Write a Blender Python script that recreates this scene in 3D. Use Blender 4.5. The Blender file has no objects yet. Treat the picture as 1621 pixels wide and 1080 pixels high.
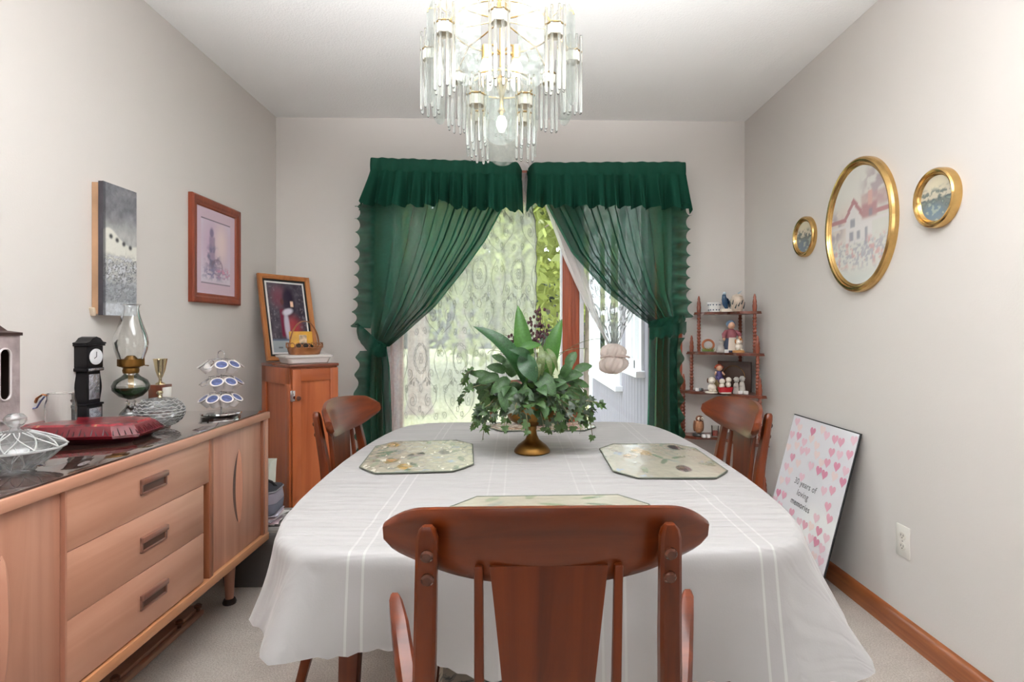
import bpy, bmesh, math, random
import numpy as np
from mathutils import Vector, Matrix
random.seed(7)
PI = math.pi
SC = bpy.context.scene
COL = SC.collection
def S2L(c):
    c = c / 255.0
    return c / 12.92 if c <= 0.04045 else ((c + 0.055) / 1.055) ** 2.4
def rgb(r, g, b, a=1.0):
    return (S2L(r), S2L(g), S2L(b), a)

# ------------------------------------------------------------------ camera, world, lights, exposure
F_PX, PPX, PPY, CAM_H = 900.0, 842.0, 522.0, 1.137
YAW = -math.atan(24 / 900.0)
cam_d = bpy.data.cameras.new('camera')
cam_d.sensor_fit = 'HORIZONTAL'; cam_d.sensor_width = 36.0
cam_d.lens = F_PX / 1621.0 * 36.0
cam_d.shift_x = -(PPX - 810.5) / 1621.0
cam_d.shift_y = -(540.0 - PPY) / 1621.0
cam_d.clip_start = 0.02
cam = bpy.data.objects.new('camera', cam_d)
cam.location = (0, 0, CAM_H); cam.rotation_euler = (PI / 2, 0, YAW)
COL.objects.link(cam); SC.camera = cam

world = bpy.data.worlds.new('sky'); SC.world = world
world.use_nodes = True
bg = world.node_tree.nodes['Background']
bg.inputs['Color'].default_value = (0.86, 0.93, 1.0, 1); bg.inputs['Strength'].default_value = 4.2

def area(name, loc, rot, sx, sy, power, color=(1, 1, 1), spread=PI):
    d = bpy.data.lights.new(name, 'AREA'); d.shape = 'RECTANGLE'; d.size = sx; d.size_y = sy
    d.energy = power; d.color = color; d.spread = spread
    o = bpy.data.objects.new(name, d); o.location = loc; o.rotation_euler = rot
    COL.objects.link(o); return o
sun_d = bpy.data.lights.new('sun', 'SUN'); sun_d.energy = 4.0; sun_d.angle = 0.02; sun_d.color = (1, 0.95, 0.85)
sun = bpy.data.objects.new('sun', sun_d); sun.rotation_euler = (math.radians(42), 0, math.radians(38)); COL.objects.link(sun)
area('rear_fill_light', (-0.55, -2.6, 1.6), (math.radians(86), 0, math.radians(-4)), 1.7, 1.6, 16, (0.95, 0.98, 1.0))  # unseen fill lamp added behind the camera to brighten surfaces facing it
area('ceiling_bounce_flash', (0.0, 0.12, 1.73), (math.radians(136.5), 0, 0), 1.9, 0.3, 62, (0.95, 0.98, 1.0), 1.36)
SC.view_settings.view_transform = 'Standard'; SC.view_settings.look = 'None'
SC.view_settings.gamma = 1.0; SC.view_settings.use_curve_mapping = False
SC.view_settings.exposure = 0.62
SC.cycles.transparent_max_bounces = 24
SC.cycles.max_bounces = 14

# ------------------------------------------------------------------ layout helpers: photograph pixel -> point on a plane of the room
_R = np.array([math.cos(YAW), math.sin(YAW), 0]); _Fw = np.array([-math.sin(YAW), math.cos(YAW), 0]); _U = np.array([0, 0, 1.0])
_O = np.array([0, 0, CAM_H])
def _ray(u, v): return _Fw + _R * (u - PPX) / F_PX + _U * (PPY - v) / F_PX
def aty(u, v, y): d = _ray(u, v); return Vector(_O + d * (y / d[1]))
def atx(u, v, x): d = _ray(u, v); return Vector(_O + d * (x / d[0]))
def atz(u, v, z): d = _ray(u, v); return Vector(_O + d * ((z - CAM_H) / d[2]))
def interp(x, xs, ys): return float(np.interp(x, xs, ys))

# ------------------------------------------------------------------ materials
MATS = {}
def new_mat(name):
    m = bpy.data.materials.new(name); m.use_nodes = True
    return m, m.node_tree, m.node_tree.nodes['Principled BSDF']
def setp(b, **k):
    for n, v in k.items():
        n = n.replace('_', ' ')
        if n in b.inputs: b.inputs[n].default_value = v
def plain(name, col, rough=0.5, metal=0.0, bump=0.0, bscale=200, var=0.0, vscale=8, **k):
    if name in MATS: return MATS[name]
    m, nt, b = new_mat(name)
    setp(b, Base_Color=col, Roughness=rough, Metallic=metal, **k)
    N = nt.nodes; L = nt.links
    tc = N.new('ShaderNodeTexCoord')
    if bump:
        n = N.new('ShaderNodeTexNoise'); n.inputs['Scale'].default_value = bscale; n.inputs['Detail'].default_value = 3
        bp = N.new('ShaderNodeBump'); bp.inputs['Strength'].default_value = bump; bp.inputs['Distance'].default_value = 0.01
        L.new(tc.outputs['Object'], n.inputs['Vector']); L.new(n.outputs['Fac'], bp.inputs['Height']); L.new(bp.outputs['Normal'], b.inputs['Normal'])
    if var:
        n2 = N.new('ShaderNodeTexNoise'); n2.inputs['Scale'].default_value = vscale; n2.inputs['Detail'].default_value = 4
        L.new(tc.outputs['Object'], n2.inputs['Vector'])
        r = N.new('ShaderNodeValToRGB')
        r.color_ramp.elements[0].position = 0.3; r.color_ramp.elements[1].position = 0.7
        r.color_ramp.elements[0].color = tuple(c * (1 - var) for c in col[:3]) + (1,)
        r.color_ramp.elements[1].color = tuple(min(1, c * (1 + var)) for c in col[:3]) + (1,)
        L.new(n2.outputs['Fac'], r.inputs['Fac']); L.new(r.outputs['Color'], b.inputs['Base Color'])
    MATS[name] = m
    return m
def wood(name, dark, light, axis='z', rough=0.35, scale=1.0, coat=0.2):
    if name in MATS: return MATS[name]
    m, nt, b = new_mat(name); N = nt.nodes; L = nt.links
    setp(b, Roughness=rough, Coat_Weight=coat, Coat_Roughness=0.25)
    tc = N.new('ShaderNodeTexCoord'); mp = N.new('ShaderNodeMapping')
    sc = {'x': (1.6, 26, 26), 'y': (26, 1.6, 26), 'z': (26, 26, 1.6)}[axis]
    mp.inputs['Scale'].default_value = tuple(s * scale for s in sc)
    n = N.new('ShaderNodeTexNoise'); n.inputs['Scale'].default_value = 1.0; n.inputs['Detail'].default_value = 6; n.inputs['Distortion'].default_value = 1.2
    r = N.new('ShaderNodeValToRGB'); r.color_ramp.elements[0].position = 0.25; r.color_ramp.elements[1].position = 0.75
    r.color_ramp.elements[0].color = dark; r.color_ramp.elements[1].color = light
    L.new(tc.outputs['Object'], mp.inputs['Vector']); L.new(mp.outputs['Vector'], n.inputs['Vector'])
    L.new(n.outputs['Fac'], r.inputs['Fac']); L.new(r.outputs['Color'], b.inputs['Base Color'])
    bp = N.new('ShaderNodeBump'); bp.inputs['Strength'].default_value = 0.06; bp.inputs['Distance'].default_value = 0.002
    L.new(n.outputs['Fac'], bp.inputs['Height']); L.new(bp.outputs['Normal'], b.inputs['Normal'])
    MATS[name] = m
    return m
def cloth_thin(name, col, transp, transl, rough=0.8, tcol=None, weave=0.0):
    """thin woven fabric: diffuse + translucent + open weave"""
    if name in MATS: return MATS[name]
    m = bpy.data.materials.new(name); m.use_nodes = True; nt = m.node_tree; N = nt.nodes; L = nt.links
    N.remove(N['Principled BSDF']); out = N['Material Output']
    d = N.new('ShaderNodeBsdfDiffuse'); d.inputs['Color'].default_value = col
    t = N.new('ShaderNodeBsdfTranslucent'); t.inputs['Color'].default_value = tcol or col
    a = N.new('ShaderNodeBsdfTransparent')
    m1 = N.new('ShaderNodeMixShader'); m1.inputs[0].default_value = transl
    m2 = N.new('ShaderNodeMixShader'); m2.inputs[0].default_value = transp
    L.new(d.outputs[0], m1.inputs[1]); L.new(t.outputs[0], m1.inputs[2])
    L.new(m1.outputs[0], m2.inputs[1]); L.new(a.outputs[0], m2.inputs[2]); L.new(m2.outputs[0], out.inputs['Surface'])
    if weave:
        tc = N.new('ShaderNodeTexCoord'); n = N.new('ShaderNodeTexNoise'); n.inputs['Scale'].default_value = 60; n.inputs['Detail'].default_value = 4
        mr = N.new('ShaderNodeMapRange'); mr.inputs['From Min'].default_value = .3; mr.inputs['From Max'].default_value = .7
        mr.inputs['To Min'].default_value = transp - weave; mr.inputs['To Max'].default_value = transp + weave
        L.new(tc.outputs['Object'], n.inputs['Vector']); L.new(n.outputs['Fac'], mr.inputs['Value']); L.new(mr.outputs[0], m2.inputs[0])
    MATS[name] = m
    return m
def thin_glass(name, tint=(1, 1, 1, 1), refl=0.12, rough=0.02, milk=0.0, bump=0.0, bscale=60):
    if name in MATS: return MATS[name]
    m = bpy.data.materials.new(name); m.use_nodes = True; nt = m.node_tree; N = nt.nodes; L = nt.links
    N.remove(N['Principled BSDF']); out = N['Material Output']
    a = N.new('ShaderNodeBsdfTransparent'); a.inputs['Color'].default_value = tint
    g = N.new('ShaderNodeBsdfGlossy'); g.inputs['Roughness'].default_value = rough
    lw = N.new('ShaderNodeLayerWeight'); lw.inputs['Blend'].default_value = 0.25
    mr = N.new('ShaderNodeMapRange'); mr.inputs['To Min'].default_value = refl * 0.4; mr.inputs['To Max'].default_value = min(1, refl * 4)
    mx = N.new('ShaderNodeMixShader')
    L.new(lw.outputs['Fresnel'], mr.inputs['Value']); L.new(mr.outputs[0], mx.inputs[0]); L.new(a.outputs[0], mx.inputs[1]); L.new(g.outputs[0], mx.inputs[2])
    last = mx
    if milk:
        t = N.new('ShaderNodeBsdfTranslucent'); d = N.new('ShaderNodeBsdfDiffuse'); m3 = N.new('ShaderNodeMixShader'); m3.inputs[0].default_value = .5
        L.new(t.outputs[0], m3.inputs[1]); L.new(d.outputs[0], m3.inputs[2])
        m4 = N.new('ShaderNodeMixShader'); m4.inputs[0].default_value = milk
        L.new(mx.outputs[0], m4.inputs[1]); L.new(m3.outputs[0], m4.inputs[2]); last = m4
    if bump:
        tc = N.new('ShaderNodeTexCoord'); n = N.new('ShaderNodeTexNoise'); n.inputs['Scale'].default_value = bscale; n.inputs['Detail'].default_value = 3
        bp = N.new('ShaderNodeBump'); bp.inputs['Strength'].default_value = bump; bp.inputs['Distance'].default_value = .01
        L.new(tc.outputs['Object'], n.inputs['Vector']); L.new(n.outputs['Fac'], bp.inputs['Height'])
        L.new(bp.outputs['Normal'], g.inputs['Normal']); L.new(bp.outputs['Normal'], lw.inputs['Normal'])
        if milk:
            cr = N.new('ShaderNodeMapRange'); cr.inputs['From Min'].default_value = .35; cr.inputs['From Max'].default_value = .65
            cr.inputs['To Min'].default_value = milk * .5; cr.inputs['To Max'].default_value = min(1, milk * 1.6)
            L.new(n.outputs['Fac'], cr.inputs['Value']); L.new(cr.outputs[0], m4.inputs[0])
    L.new(last.outputs[0], out.inputs['Surface'])
    MATS[name] = m
    return m
def glass(name, tint=(1, 1, 1, 1), rough=0.0, ior=1.45):
    if name in MATS: return MATS[name]
    m, nt, b = new_mat(name)
    setp(b, Base_Color=tint, Roughness=rough, IOR=ior, Transmission_Weight=1.0)
    MATS[name] = m; return m
def emit(name, col, s):
    if name in MATS: return MATS[name]
    m, nt, b = new_mat(name); setp(b, Base_Color=col, Emission_Color=col, Emission_Strength=s)
    MATS[name] = m; return m
def leafmat(name, col, tcol, rough=0.4, transl=0.35, var=0.35, vscale=30):
    if name in MATS: return MATS[name]
    m, nt, b = new_mat(name); N = nt.nodes; L = nt.links
    setp(b, Roughness=rough)
    t = N.new('ShaderNodeBsdfTranslucent'); t.inputs['Color'].default_value = tcol
    mx = N.new('ShaderNodeMixShader'); mx.inputs[0].default_value = transl
    tc = N.new('ShaderNodeTexCoord'); n = N.new('ShaderNodeTexNoise'); n.inputs['Scale'].default_value = vscale
    r = N.new('ShaderNodeValToRGB'); r.color_ramp.elements[0].position = .35; r.color_ramp.elements[1].position = .65
    r.color_ramp.elements[0].color = tuple(c * (1 - var) for c in col[:3]) + (1,); r.color_ramp.elements[1].color = tuple(min(1, c * (1 + var)) for c in col[:3]) + (1,)
    L.new(tc.outputs['Object'], n.inputs['Vector']); L.new(n.outputs['Fac'], r.inputs['Fac']); L.new(r.outputs['Color'], b.inputs['Base Color'])
    out = N['Material Output']
    L.new(b.outputs[0], mx.inputs[1]); L.new(t.outputs[0], mx.inputs[2]); L.new(mx.outputs[0], out.inputs['Surface'])
    MATS[name] = m; return m
def printed(name, rough=0.5, coat=0.0, bump=0.0, bscale=40):
    if name in MATS: return MATS[name]
    m, nt, b = new_mat(name); N = nt.nodes; L = nt.links
    setp(b, Roughness=rough, Coat_Weight=coat, Coat_Roughness=0.05)
    a = N.new('ShaderNodeAttribute'); a.attribute_name = 'ink'
    L.new(a.outputs['Color'], b.inputs['Base Color'])
    if bump:
        tc = N.new('ShaderNodeTexCoord'); n = N.new('ShaderNodeTexNoise'); n.inputs['Scale'].default_value = bscale; n.inputs['Detail'].default_value = 5
        bp = N.new('ShaderNodeBump'); bp.inputs['Strength'].default_value = bump; bp.inputs['Distance'].default_value = .02
        L.new(tc.outputs['Object'], n.inputs['Vector']); L.new(n.outputs['Fac'], bp.inputs['Height']); L.new(bp.outputs['Normal'], b.inputs['Normal'])
    MATS[name] = m; return m

# ------------------------------------------------------------------ mesh building
class MB:
    def __init__(s): s.bm = bmesh.new()
    def box(s, c, d, bevel=0.0, rz=0.0, rot=None, seg=2):
        M = Matrix.Translation(c)
        if rot is not None: M = M @ rot
        elif rz: M = M @ Matrix.Rotation(rz, 4, 'Z')
        M = M @ Matrix.Diagonal((d[0], d[1], d[2], 1))
        r = bmesh.ops.create_cube(s.bm, size=1.0, matrix=M)
        if bevel:
            es = list({e for v in r['verts'] for e in v.link_edges})
            bmesh.ops.bevel(s.bm, geom=es, offset=bevel, segments=seg, affect='EDGES', profile=.5)
        return s
    def b2(s, a, b, bevel=0.0, seg=2):
        return s.box([(a[i] + b[i]) / 2 for i in range(3)], [abs(b[i] - a[i]) for i in range(3)], bevel, seg=seg)
    def prism(s, pts, depth, M=None, bevel=0.0):
        """polygon in local xy, extruded along +z by depth, placed with M"""
        M = M or Matrix.Identity(4)
        a = [s.bm.verts.new(M @ Vector((p[0], p[1], 0))) for p in pts]
        b = [s.bm.verts.new(M @ Vector((p[0], p[1], depth))) for p in pts]
        n = len(pts)
        fs = [s.bm.faces.new(a[::-1]), s.bm.faces.new(b)]
        for i in range(n): fs.append(s.bm.faces.new((a[i], a[(i + 1) % n], b[(i + 1) % n], b[i])))
        if bevel:
            es = list(fs[0].edges) + list(fs[1].edges)
            bmesh.ops.bevel(s.bm, geom=es, offset=bevel, segments=2, affect='EDGES', profile=.5)
        return s
    def lathe(s, prof, seg=32, c=(0, 0, 0), M=None, ripple=None, close=False):
        M = M or Matrix.Translation(c)
        rings = []
        for k, (r, z) in enumerate(prof):
            if r < 1e-6: rings.append([s.bm.verts.new(M @ Vector((0, 0, z)))])
            else:
                ring = []
                for i in range(seg):
                    a = 2 * PI * i / seg
                    rr = r * (ripple(a, z, k) if ripple else 1)
                    ring.append(s.bm.verts.new(M @ Vector((rr * math.cos(a), rr * math.sin(a), z))))
                rings.append(ring)
        if close: rings.append(rings[0])
        for A, B in zip(rings, rings[1:]):
            if len(A) == 1 and len(B) == 1: continue
            for i in range(seg):
                j = (i + 1) % seg
                if len(A) == 1: s.bm.faces.new((A[0], B[j], B[i]))
                elif len(B) == 1: s.bm.faces.new((A[i], A[j], B[0]))
                else: s.bm.faces.new((A[i], A[j], B[j], B[i]))
        return s
    def tube(s, pts, r, seg=8, closed=False, flat=1.0, up=None):
        pts = [Vector(p) for p in pts]; n = len(pts)
        rs = r if isinstance(r, (list, tuple)) else [r] * n
        rings = []; prev = None
        for i, p in enumerate(pts):
            if closed: t = pts[(i + 1) % n] - pts[i - 1]
            else: t = pts[min(i + 1, n - 1)] - pts[max(i - 1, 0)]
            t = t.normalized() if t.length > 1e-9 else Vector((0, 0, 1))
            if prev is None:
                u = Vector(up) if up else (Vector((0, 0, 1)) if abs(t.z) < .9 else Vector((1, 0, 0)))
            else: u = prev
            u = (u - t * u.dot(t))
            if u.length < 1e-6: u = t.orthogonal()
            u.normalize(); prev = u; w = t.cross(u)
            rings.append([s.bm.verts.new(p + (u * math.cos(2 * PI * k / seg) * flat + w * math.sin(2 * PI * k / seg)) * rs[i]) for k in range(seg)])
        m = n if closed else n - 1
        for i in range(m):
            A, B = rings[i], rings[(i + 1) % n]
            for k in range(seg):
                j = (k + 1) % seg; s.bm.faces.new((A[k], A[j], B[j], B[k]))
        if not closed:
            s.bm.faces.new(rings[0][::-1]); s.bm.faces.new(rings[-1])
        return s
    def grid(s, fn, nu, nv, wrap=False, thick=None):
        V = [[s.bm.verts.new(fn(i / nu, j / nv)) for i in range(nu + (0 if wrap else 1))] for j in range(nv + 1)]
        w = nu if wrap else nu
        for j in range(nv):
            for i in range(w):
                k = (i + 1) % nu if wrap else i + 1
                s.bm.faces.new((V[j][i], V[j][k], V[j + 1][k], V[j + 1][i]))
        return s
    def ball(s, c, r, seg=14, rings=9, M=None):
        r = (r, r, r) if isinstance(r, (int, float)) else r
        T = Matrix.Translation(c)
        if M is not None: T = T @ M
        bmesh.ops.create_uvsphere(s.bm, u_segments=seg, v_segments=rings, radius=1.0, matrix=T @ Matrix.Diagonal((r[0], r[1], r[2], 1)))
        return s
    def bar(s, a, b, w, h, bevel=0.0, up=(0, 0, 1), w2=None, h2=None):
        """rectangular bar from a to b; w across, h along 'up'"""
        a = Vector(a); b = Vector(b); t = (b - a).normalized(); u = Vector(up); u = (u - t * u.dot(t)).normalized(); x = t.cross(u)
        w2 = w if w2 is None else w2; h2 = h if h2 is None else h2
        A = [s.bm.verts.new(a + x * sx * w / 2 + u * sy * h / 2) for sx, sy in ((-1, -1), (1, -1), (1, 1), (-1, 1))]
        B = [s.bm.verts.new(b + x * sx * w2 / 2 + u * sy * h2 / 2) for sx, sy in ((-1, -1), (1, -1), (1, 1), (-1, 1))]
        f = [s.bm.faces.new(A[::-1]), s.bm.faces.new(B)]
        for k in range(4): f.append(s.bm.faces.new((A[k], A[(k + 1) % 4], B[(k + 1) % 4], B[k])))
        if bevel:
            es = list({e for q in f for e in q.edges})
            bmesh.ops.bevel(s.bm, geom=es, offset=bevel, segments=2, affect='EDGES', profile=.5)
        return s
    def loft(s, rings, cap=True):
        R = [[s.bm.verts.new(p) for p in r] for r in rings]; n = len(R[0])
        for A, B in zip(R, R[1:]):
            for k in range(n): s.bm.faces.new((A[k], A[(k + 1) % n], B[(k + 1) % n], B[k]))
        if cap: s.bm.faces.new(R[0][::-1]); s.bm.faces.new(R[-1])
        return s
    def mesh(s, name, m, smooth=True, angle=40, recalc=True):
        if recalc: bmesh.ops.recalc_face_normals(s.bm, faces=s.bm.faces)
        me = bpy.data.meshes.new(name); s.bm.to_mesh(me); s.bm.free()
        if m: me.materials.append(m)
        if smooth:
            me.polygons.foreach_set('use_smooth', [True] * len(me.polygons))
            me.set_sharp_from_angle(angle=math.radians(angle))
        return me
def link(name, me, parent=None, loc=None, rot=None):
    o = bpy.data.objects.new(name, me); COL.objects.link(o)
    if parent is not None: o.parent = parent
    if loc is not None: o.location = loc
    if rot is not None: o.rotation_euler = rot
    return o
def part(mb, name, m, parent, label=None, smooth=True, angle=40, loc=None, rot=None, kind=None):
    o = link(name, mb.mesh(name, m, smooth, angle), parent, loc, rot)
    if label: o['label'] = label
    if kind: o['kind'] = kind
    return o
def tag(o, label, cat, group=None, kind=None):
    o['label'] = label; o['category'] = cat
    if group: o['group'] = group
    if kind: o['kind'] = kind
    return o
def thing(name, label, cat, loc=(0, 0, 0), rz=0.0, group=None, rot=None):
    o = bpy.data.objects.new(name, None); COL.objects.link(o); o.empty_display_size = .05
    o.location = loc; o.rotation_euler = rot if rot is not None else (0, 0, rz)
    return tag(o, label, cat, group)
def single(mb, name, m, label, cat, loc=(0, 0, 0), rz=0.0, group=None, smooth=True, angle=40):
    o = link(name, mb.mesh(name, m, smooth, angle), None, loc, (0, 0, rz))
    return tag(o, label, cat, group)
def struct(name, mb, m, parent=None, smooth=False):
    o = link(name, mb.mesh(name, m, smooth), parent)
    if parent is None: o['kind'] = 'structure'
    return o
def dup(root, loc=None, rz=None, label=None, name=None):
    r = root.copy(); COL.objects.link(r)
    if loc is not None: r.location = loc
    if rz is not None: r.rotation_euler = (0, 0, rz)
    if label: r['label'] = label
    for ch in list(root.children):
        c = ch.copy(); COL.objects.link(c); c.parent = r
        for g in ch.children:
            d = g.copy(); COL.objects.link(d); d.parent = c
    return r
def tri_mesh(name, V, Fc, m, smooth=False):
    me = bpy.data.meshes.new(name); me.from_pydata(V, [], Fc); me.materials.append(m)
    if smooth: me.polygons.foreach_set('use_smooth', [True] * len(me.polygons))
    return me

# numpy painting helpers (flat prints)
def vnoise(u, v, s, seed=0, octv=3):
    out = 0; amp = 1; tot = 0
    for o in range(octv):
        rs = np.random.RandomState(seed + o * 17); g = rs.rand(64, 64)
        x = u * s * 2 ** o; y = v * s * 2 ** o
        xi = np.floor(x).astype(int); yi = np.floor(y).astype(int); fx = x - xi; fy = y - yi
        fx = fx * fx * (3 - 2 * fx); fy = fy * fy * (3 - 2 * fy)
        a = g[xi % 64, yi % 64]; b = g[(xi + 1) % 64, yi % 64]; c = g[xi % 64, (yi + 1) % 64]; d = g[(xi + 1) % 64, (yi + 1) % 64]
        out = out + amp * ((a * (1 - fx) + b * fx) * (1 - fy) + (c * (1 - fx) + d * fx) * fy); tot += amp; amp *= .5
    return out / tot
def sm(x, a, b): t = np.clip((x - a) / (b - a), 0, 1); return t * t * (3 - 2 * t)
def lay(C, col, a):
    c = np.array([S2L(k) for k in col]); return C * (1 - a[..., None]) + c * a[..., None]
def blob(u, v, cx, cy, rx, ry, soft=.3, rot=0):
    du = u - cx; dv = v - cy
    if rot: du, dv = du * math.cos(rot) + dv * math.sin(rot), -du * math.sin(rot) + dv * math.cos(rot)
    d = np.sqrt((du / rx) ** 2 + (dv / ry) ** 2); return 1 - sm(d, 1 - soft, 1 + soft)
def rect(u, v, x0, x1, y0, y1, s=.01): return sm(u, x0 - s, x0 + s) * (1 - sm(u, x1 - s, x1 + s)) * sm(v, y0 - s, y0 + s) * (1 - sm(v, y1 - s, y1 + s))
def picture(name, W, H, nx, ny, func, m, mask=None, zf=None):
    """flat print: grid in local xy centred on origin, +z to the viewer, ink colours as a mesh attribute"""
    us, vs = np.meshgrid(np.linspace(0, 1, nx + 1), np.linspace(0, 1, ny + 1))
    C = np.broadcast_to(func(us, vs), us.shape + (3,))
    X = (us - .5) * W; Y = (vs - .5) * H; Z = zf(us, vs) if zf else us * 0
    V = np.stack([X, Y, Z], -1).reshape(-1, 3).tolist()
    cx = .5 / nx; Fc = []
    for j in range(ny):
        for i in range(nx):
            if mask and not mask((i + .5) / nx, (j + .5) / ny): continue
            a = j * (nx + 1) + i; Fc.append((a, a + 1, a + nx + 2, a + nx + 1))
    me = bpy.data.meshes.new(name); me.from_pydata(V, [], Fc); me.materials.append(m)
    at = me.attributes.new('ink', 'FLOAT_COLOR', 'POINT')
    cc = np.ones((len(V), 4), np.float32); cc[:, :3] = np.clip(C.reshape(-1, 3), 0, 1)
    at.data.foreach_set('color', cc.ravel())
    return me

# ------------------------------------------------------------------ common materials
M_WALL = plain('wall_paint', rgb(217, 211, 206), .75, bump=.05, bscale=160)
M_CEIL = plain('ceiling_paint', rgb(250, 249, 248), .9, bump=.25, bscale=140)
M_TRIM = wood('oak_trim', rgb(120, 62, 32), rgb(172, 102, 58), 'y', .35)
M_BRASS = plain('polished_brass', rgb(206, 176, 116), .22, 1.0)
M_GOLD = plain('gilded_frame', rgb(204, 168, 108), .22, 1.0, var=.12, vscale=30)
M_BRASS_OLD = plain('aged_brass', rgb(124, 90, 46), .36, 1.0, var=.25, vscale=25)
M_CHROME = plain('chrome', rgb(215, 215, 218), .12, 1.0)
M_BLACK = plain('black_satin', rgb(22, 22, 24), .35)
M_WHITE = plain('white_ceramic', rgb(238, 235, 232), .2)
M_GREEN = cloth_thin('green_curtain_cotton', rgb(34, 80, 67), .16, .48, tcol=rgb(70, 140, 112), weave=.05)
M_LACE = cloth_thin('sheer_lace_net', rgb(240, 238, 238), .61, .55, tcol=rgb(246, 246, 248), weave=.04)
M_LACE_T = cloth_thin('lace_thread', rgb(134, 134, 136), .0, .15)
M_PANE = thin_glass('window_glass', (.97, .99, .98, 1), .06)
M_GLASS = glass('clear_glass')
M_THIN = thin_glass('thin_clear_glass', (.97, .98, .97, 1), .22)
WALNUT = wood('walnut_chair', rgb(66, 22, 3), rgb(110, 46, 11), 'z', .36, .8, .15)
WALNUT_X = wood('walnut_chair_crest', rgb(66, 22, 3), rgb(110, 46, 11), 'x', .32, .8, .3)

# ================================================================== ROOM SHELL
XL, XR, YB, ZC, YN = -1.475, 1.428, 3.525, 2.44, -3.3
DX0, DX1, DZ = -0.83, 1.0, 2.06       # sliding-door opening
def carpet():
    m, nt, b = new_mat('beige_carpet'); N = nt.nodes; L = nt.links
    setp(b, Roughness=1.0); b.inputs['Specular IOR Level'].default_value = .1
    tc = N.new('ShaderNodeTexCoord')
    n = N.new('ShaderNodeTexNoise'); n.inputs['Scale'].default_value = 190; n.inputs['Detail'].default_value = 5; n.inputs['Roughness'].default_value = .7
    n2 = N.new('ShaderNodeTexNoise'); n2.inputs['Scale'].default_value = 9; n2.inputs['Detail'].default_value = 3
    r = N.new('ShaderNodeValToRGB'); r.color_ramp.elements[0].position = .3; r.color_ramp.elements[1].position = .7
    r.color_ramp.elements[0].color = rgb(198, 182, 170); r.color_ramp.elements[1].color = rgb(252, 243, 234)
    mx = N.new('ShaderNodeMix'); mx.data_type = 'RGBA'; mx.blend_type = 'MULTIPLY'; mx.inputs[0].default_value = .35
    r2 = N.new('ShaderNodeValToRGB'); r2.color_ramp.elements[0].position = .35; r2.color_ramp.elements[1].position = .65
    r2.color_ramp.elements[0].color = (.75, .73, .72, 1); r2.color_ramp.elements[1].color = (1, 1, 1, 1)
    L.new(tc.outputs['Object'], n.inputs['Vector']); L.new(tc.outputs['Object'], n2.inputs['Vector'])
    L.new(n.outputs['Fac'], r.inputs['Fac']); L.new(n2.outputs['Fac'], r2.inputs['Fac'])
    L.new(r.outputs['Color'], mx.inputs[6]); L.new(r2.outputs['Color'], mx.inputs[7]); L.new(mx.outputs[2], b.inputs['Base Color'])
    bp = N.new('ShaderNodeBump'); bp.inputs['Strength'].default_value = .9; bp.inputs['Distance'].default_value = .012
    L.new(n.outputs['Fac'], bp.inputs['Height']); L.new(bp.outputs['Normal'], b.inputs['Normal'])
    return m
struct('floor', MB().b2((XL - .12, YN, -.1), (XR + .12, YB + .2, 0)), carpet())
struct('ceiling', MB().b2((XL - .12, YN, ZC), (XR + .12, YB + .12, ZC + .12)), M_CEIL)
struct('wall_left', MB().b2((XL - .12, YN, 0), (XL, YB + .12, ZC)), M_WALL)
struct('wall_right', MB().b2((XR, YN, 0), (XR + .12, YB + .12, ZC)), M_WALL)
struct('wall_rear', MB().b2((XL - .12, YN - .12, 0), (XR + .12, YN, ZC)), M_WALL)
struct('wall_back', MB().b2((XL, YB, 0), (DX0, YB + .12, ZC)).b2((DX1, YB, 0), (XR, YB + .12, ZC)).b2((DX0, YB, DZ), (DX1, YB + .12, ZC)), M_WALL)
def baseboard(name, a, b, nrm):
    """profile with a rounded top, run from a to b, nrm points into the room"""
    mb = MB(); a = Vector(a); b = Vector(b); n = Vector(nrm)
    prof = [(0, 0), (.016, 0), (.016, .062), (.013, .074), (.006, .081), (0, .083)]
    mb.loft([[p + n * q[0] + Vector((0, 0, q[1])) for q in prof] for p in (a, b)])
    return struct(name, mb, M_TRIM, smooth=True)
baseboard('baseboard_right', (XR, YN, 0), (XR, YB, 0), (-1, 0, 0))
baseboard('baseboard_left', (XL, YN, 0), (XL, YB, 0), (1, 0, 0))
M_TRIMX = wood('oak_trim_across', rgb(120, 62, 32), rgb(172, 102, 58), 'x', .35)
o = baseboard('baseboard_back', (DX1 + .07, YB, 0), (XR - .02, YB, 0), (0, -1, 0)); o.data.materials[0] = M_TRIMX

# sliding patio door: frame, two sashes with their stiles and panes
M_DOORW = wood('red_oak_door', rgb(146, 66, 34), rgb(186, 92, 52), 'z', .3)
M_VINYL = plain('white_vinyl', rgb(232, 232, 236), .4)
door = bpy.data.objects.new('door_1', None); COL.objects.link(door); door.location = (0, YB, 0); door['kind'] = 'structure'
struct('frame', MB().b2((DX0, .0, 0), (DX0 + .05, .12, DZ)).b2((DX1 - .05, .0, 0), (DX1, .12, DZ)).b2((DX0, .0, DZ - .05), (DX1, .12, DZ)).b2((DX0, .0, 0), (DX1, .12, .03)), M_VINYL, door)
struct('casing', MB().b2((DX0 - .04, -.018, 0), (DX0, 0, DZ + .06)).b2((DX1, -.018, 0), (DX1 + .028, 0, DZ + .06)).b2((DX0, -.018, DZ), (DX1, 0, DZ + .06)), M_DOORW, door)
sx0 = aty(890, 500, YB + .03).x; sx1 = aty(917, 500, YB + .03).x
def stile(x0, x1, y0, y1):
    return MB().b2((x0, y0, .03), (x1, y1, DZ - .05), .004).b2((x0 + .012, y0 - .006, .1), (x0 + .022, y0, DZ - .1)).b2((x1 - .022, y0 - .006, .1), (x1 - .012, y0, DZ - .1))
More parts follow.
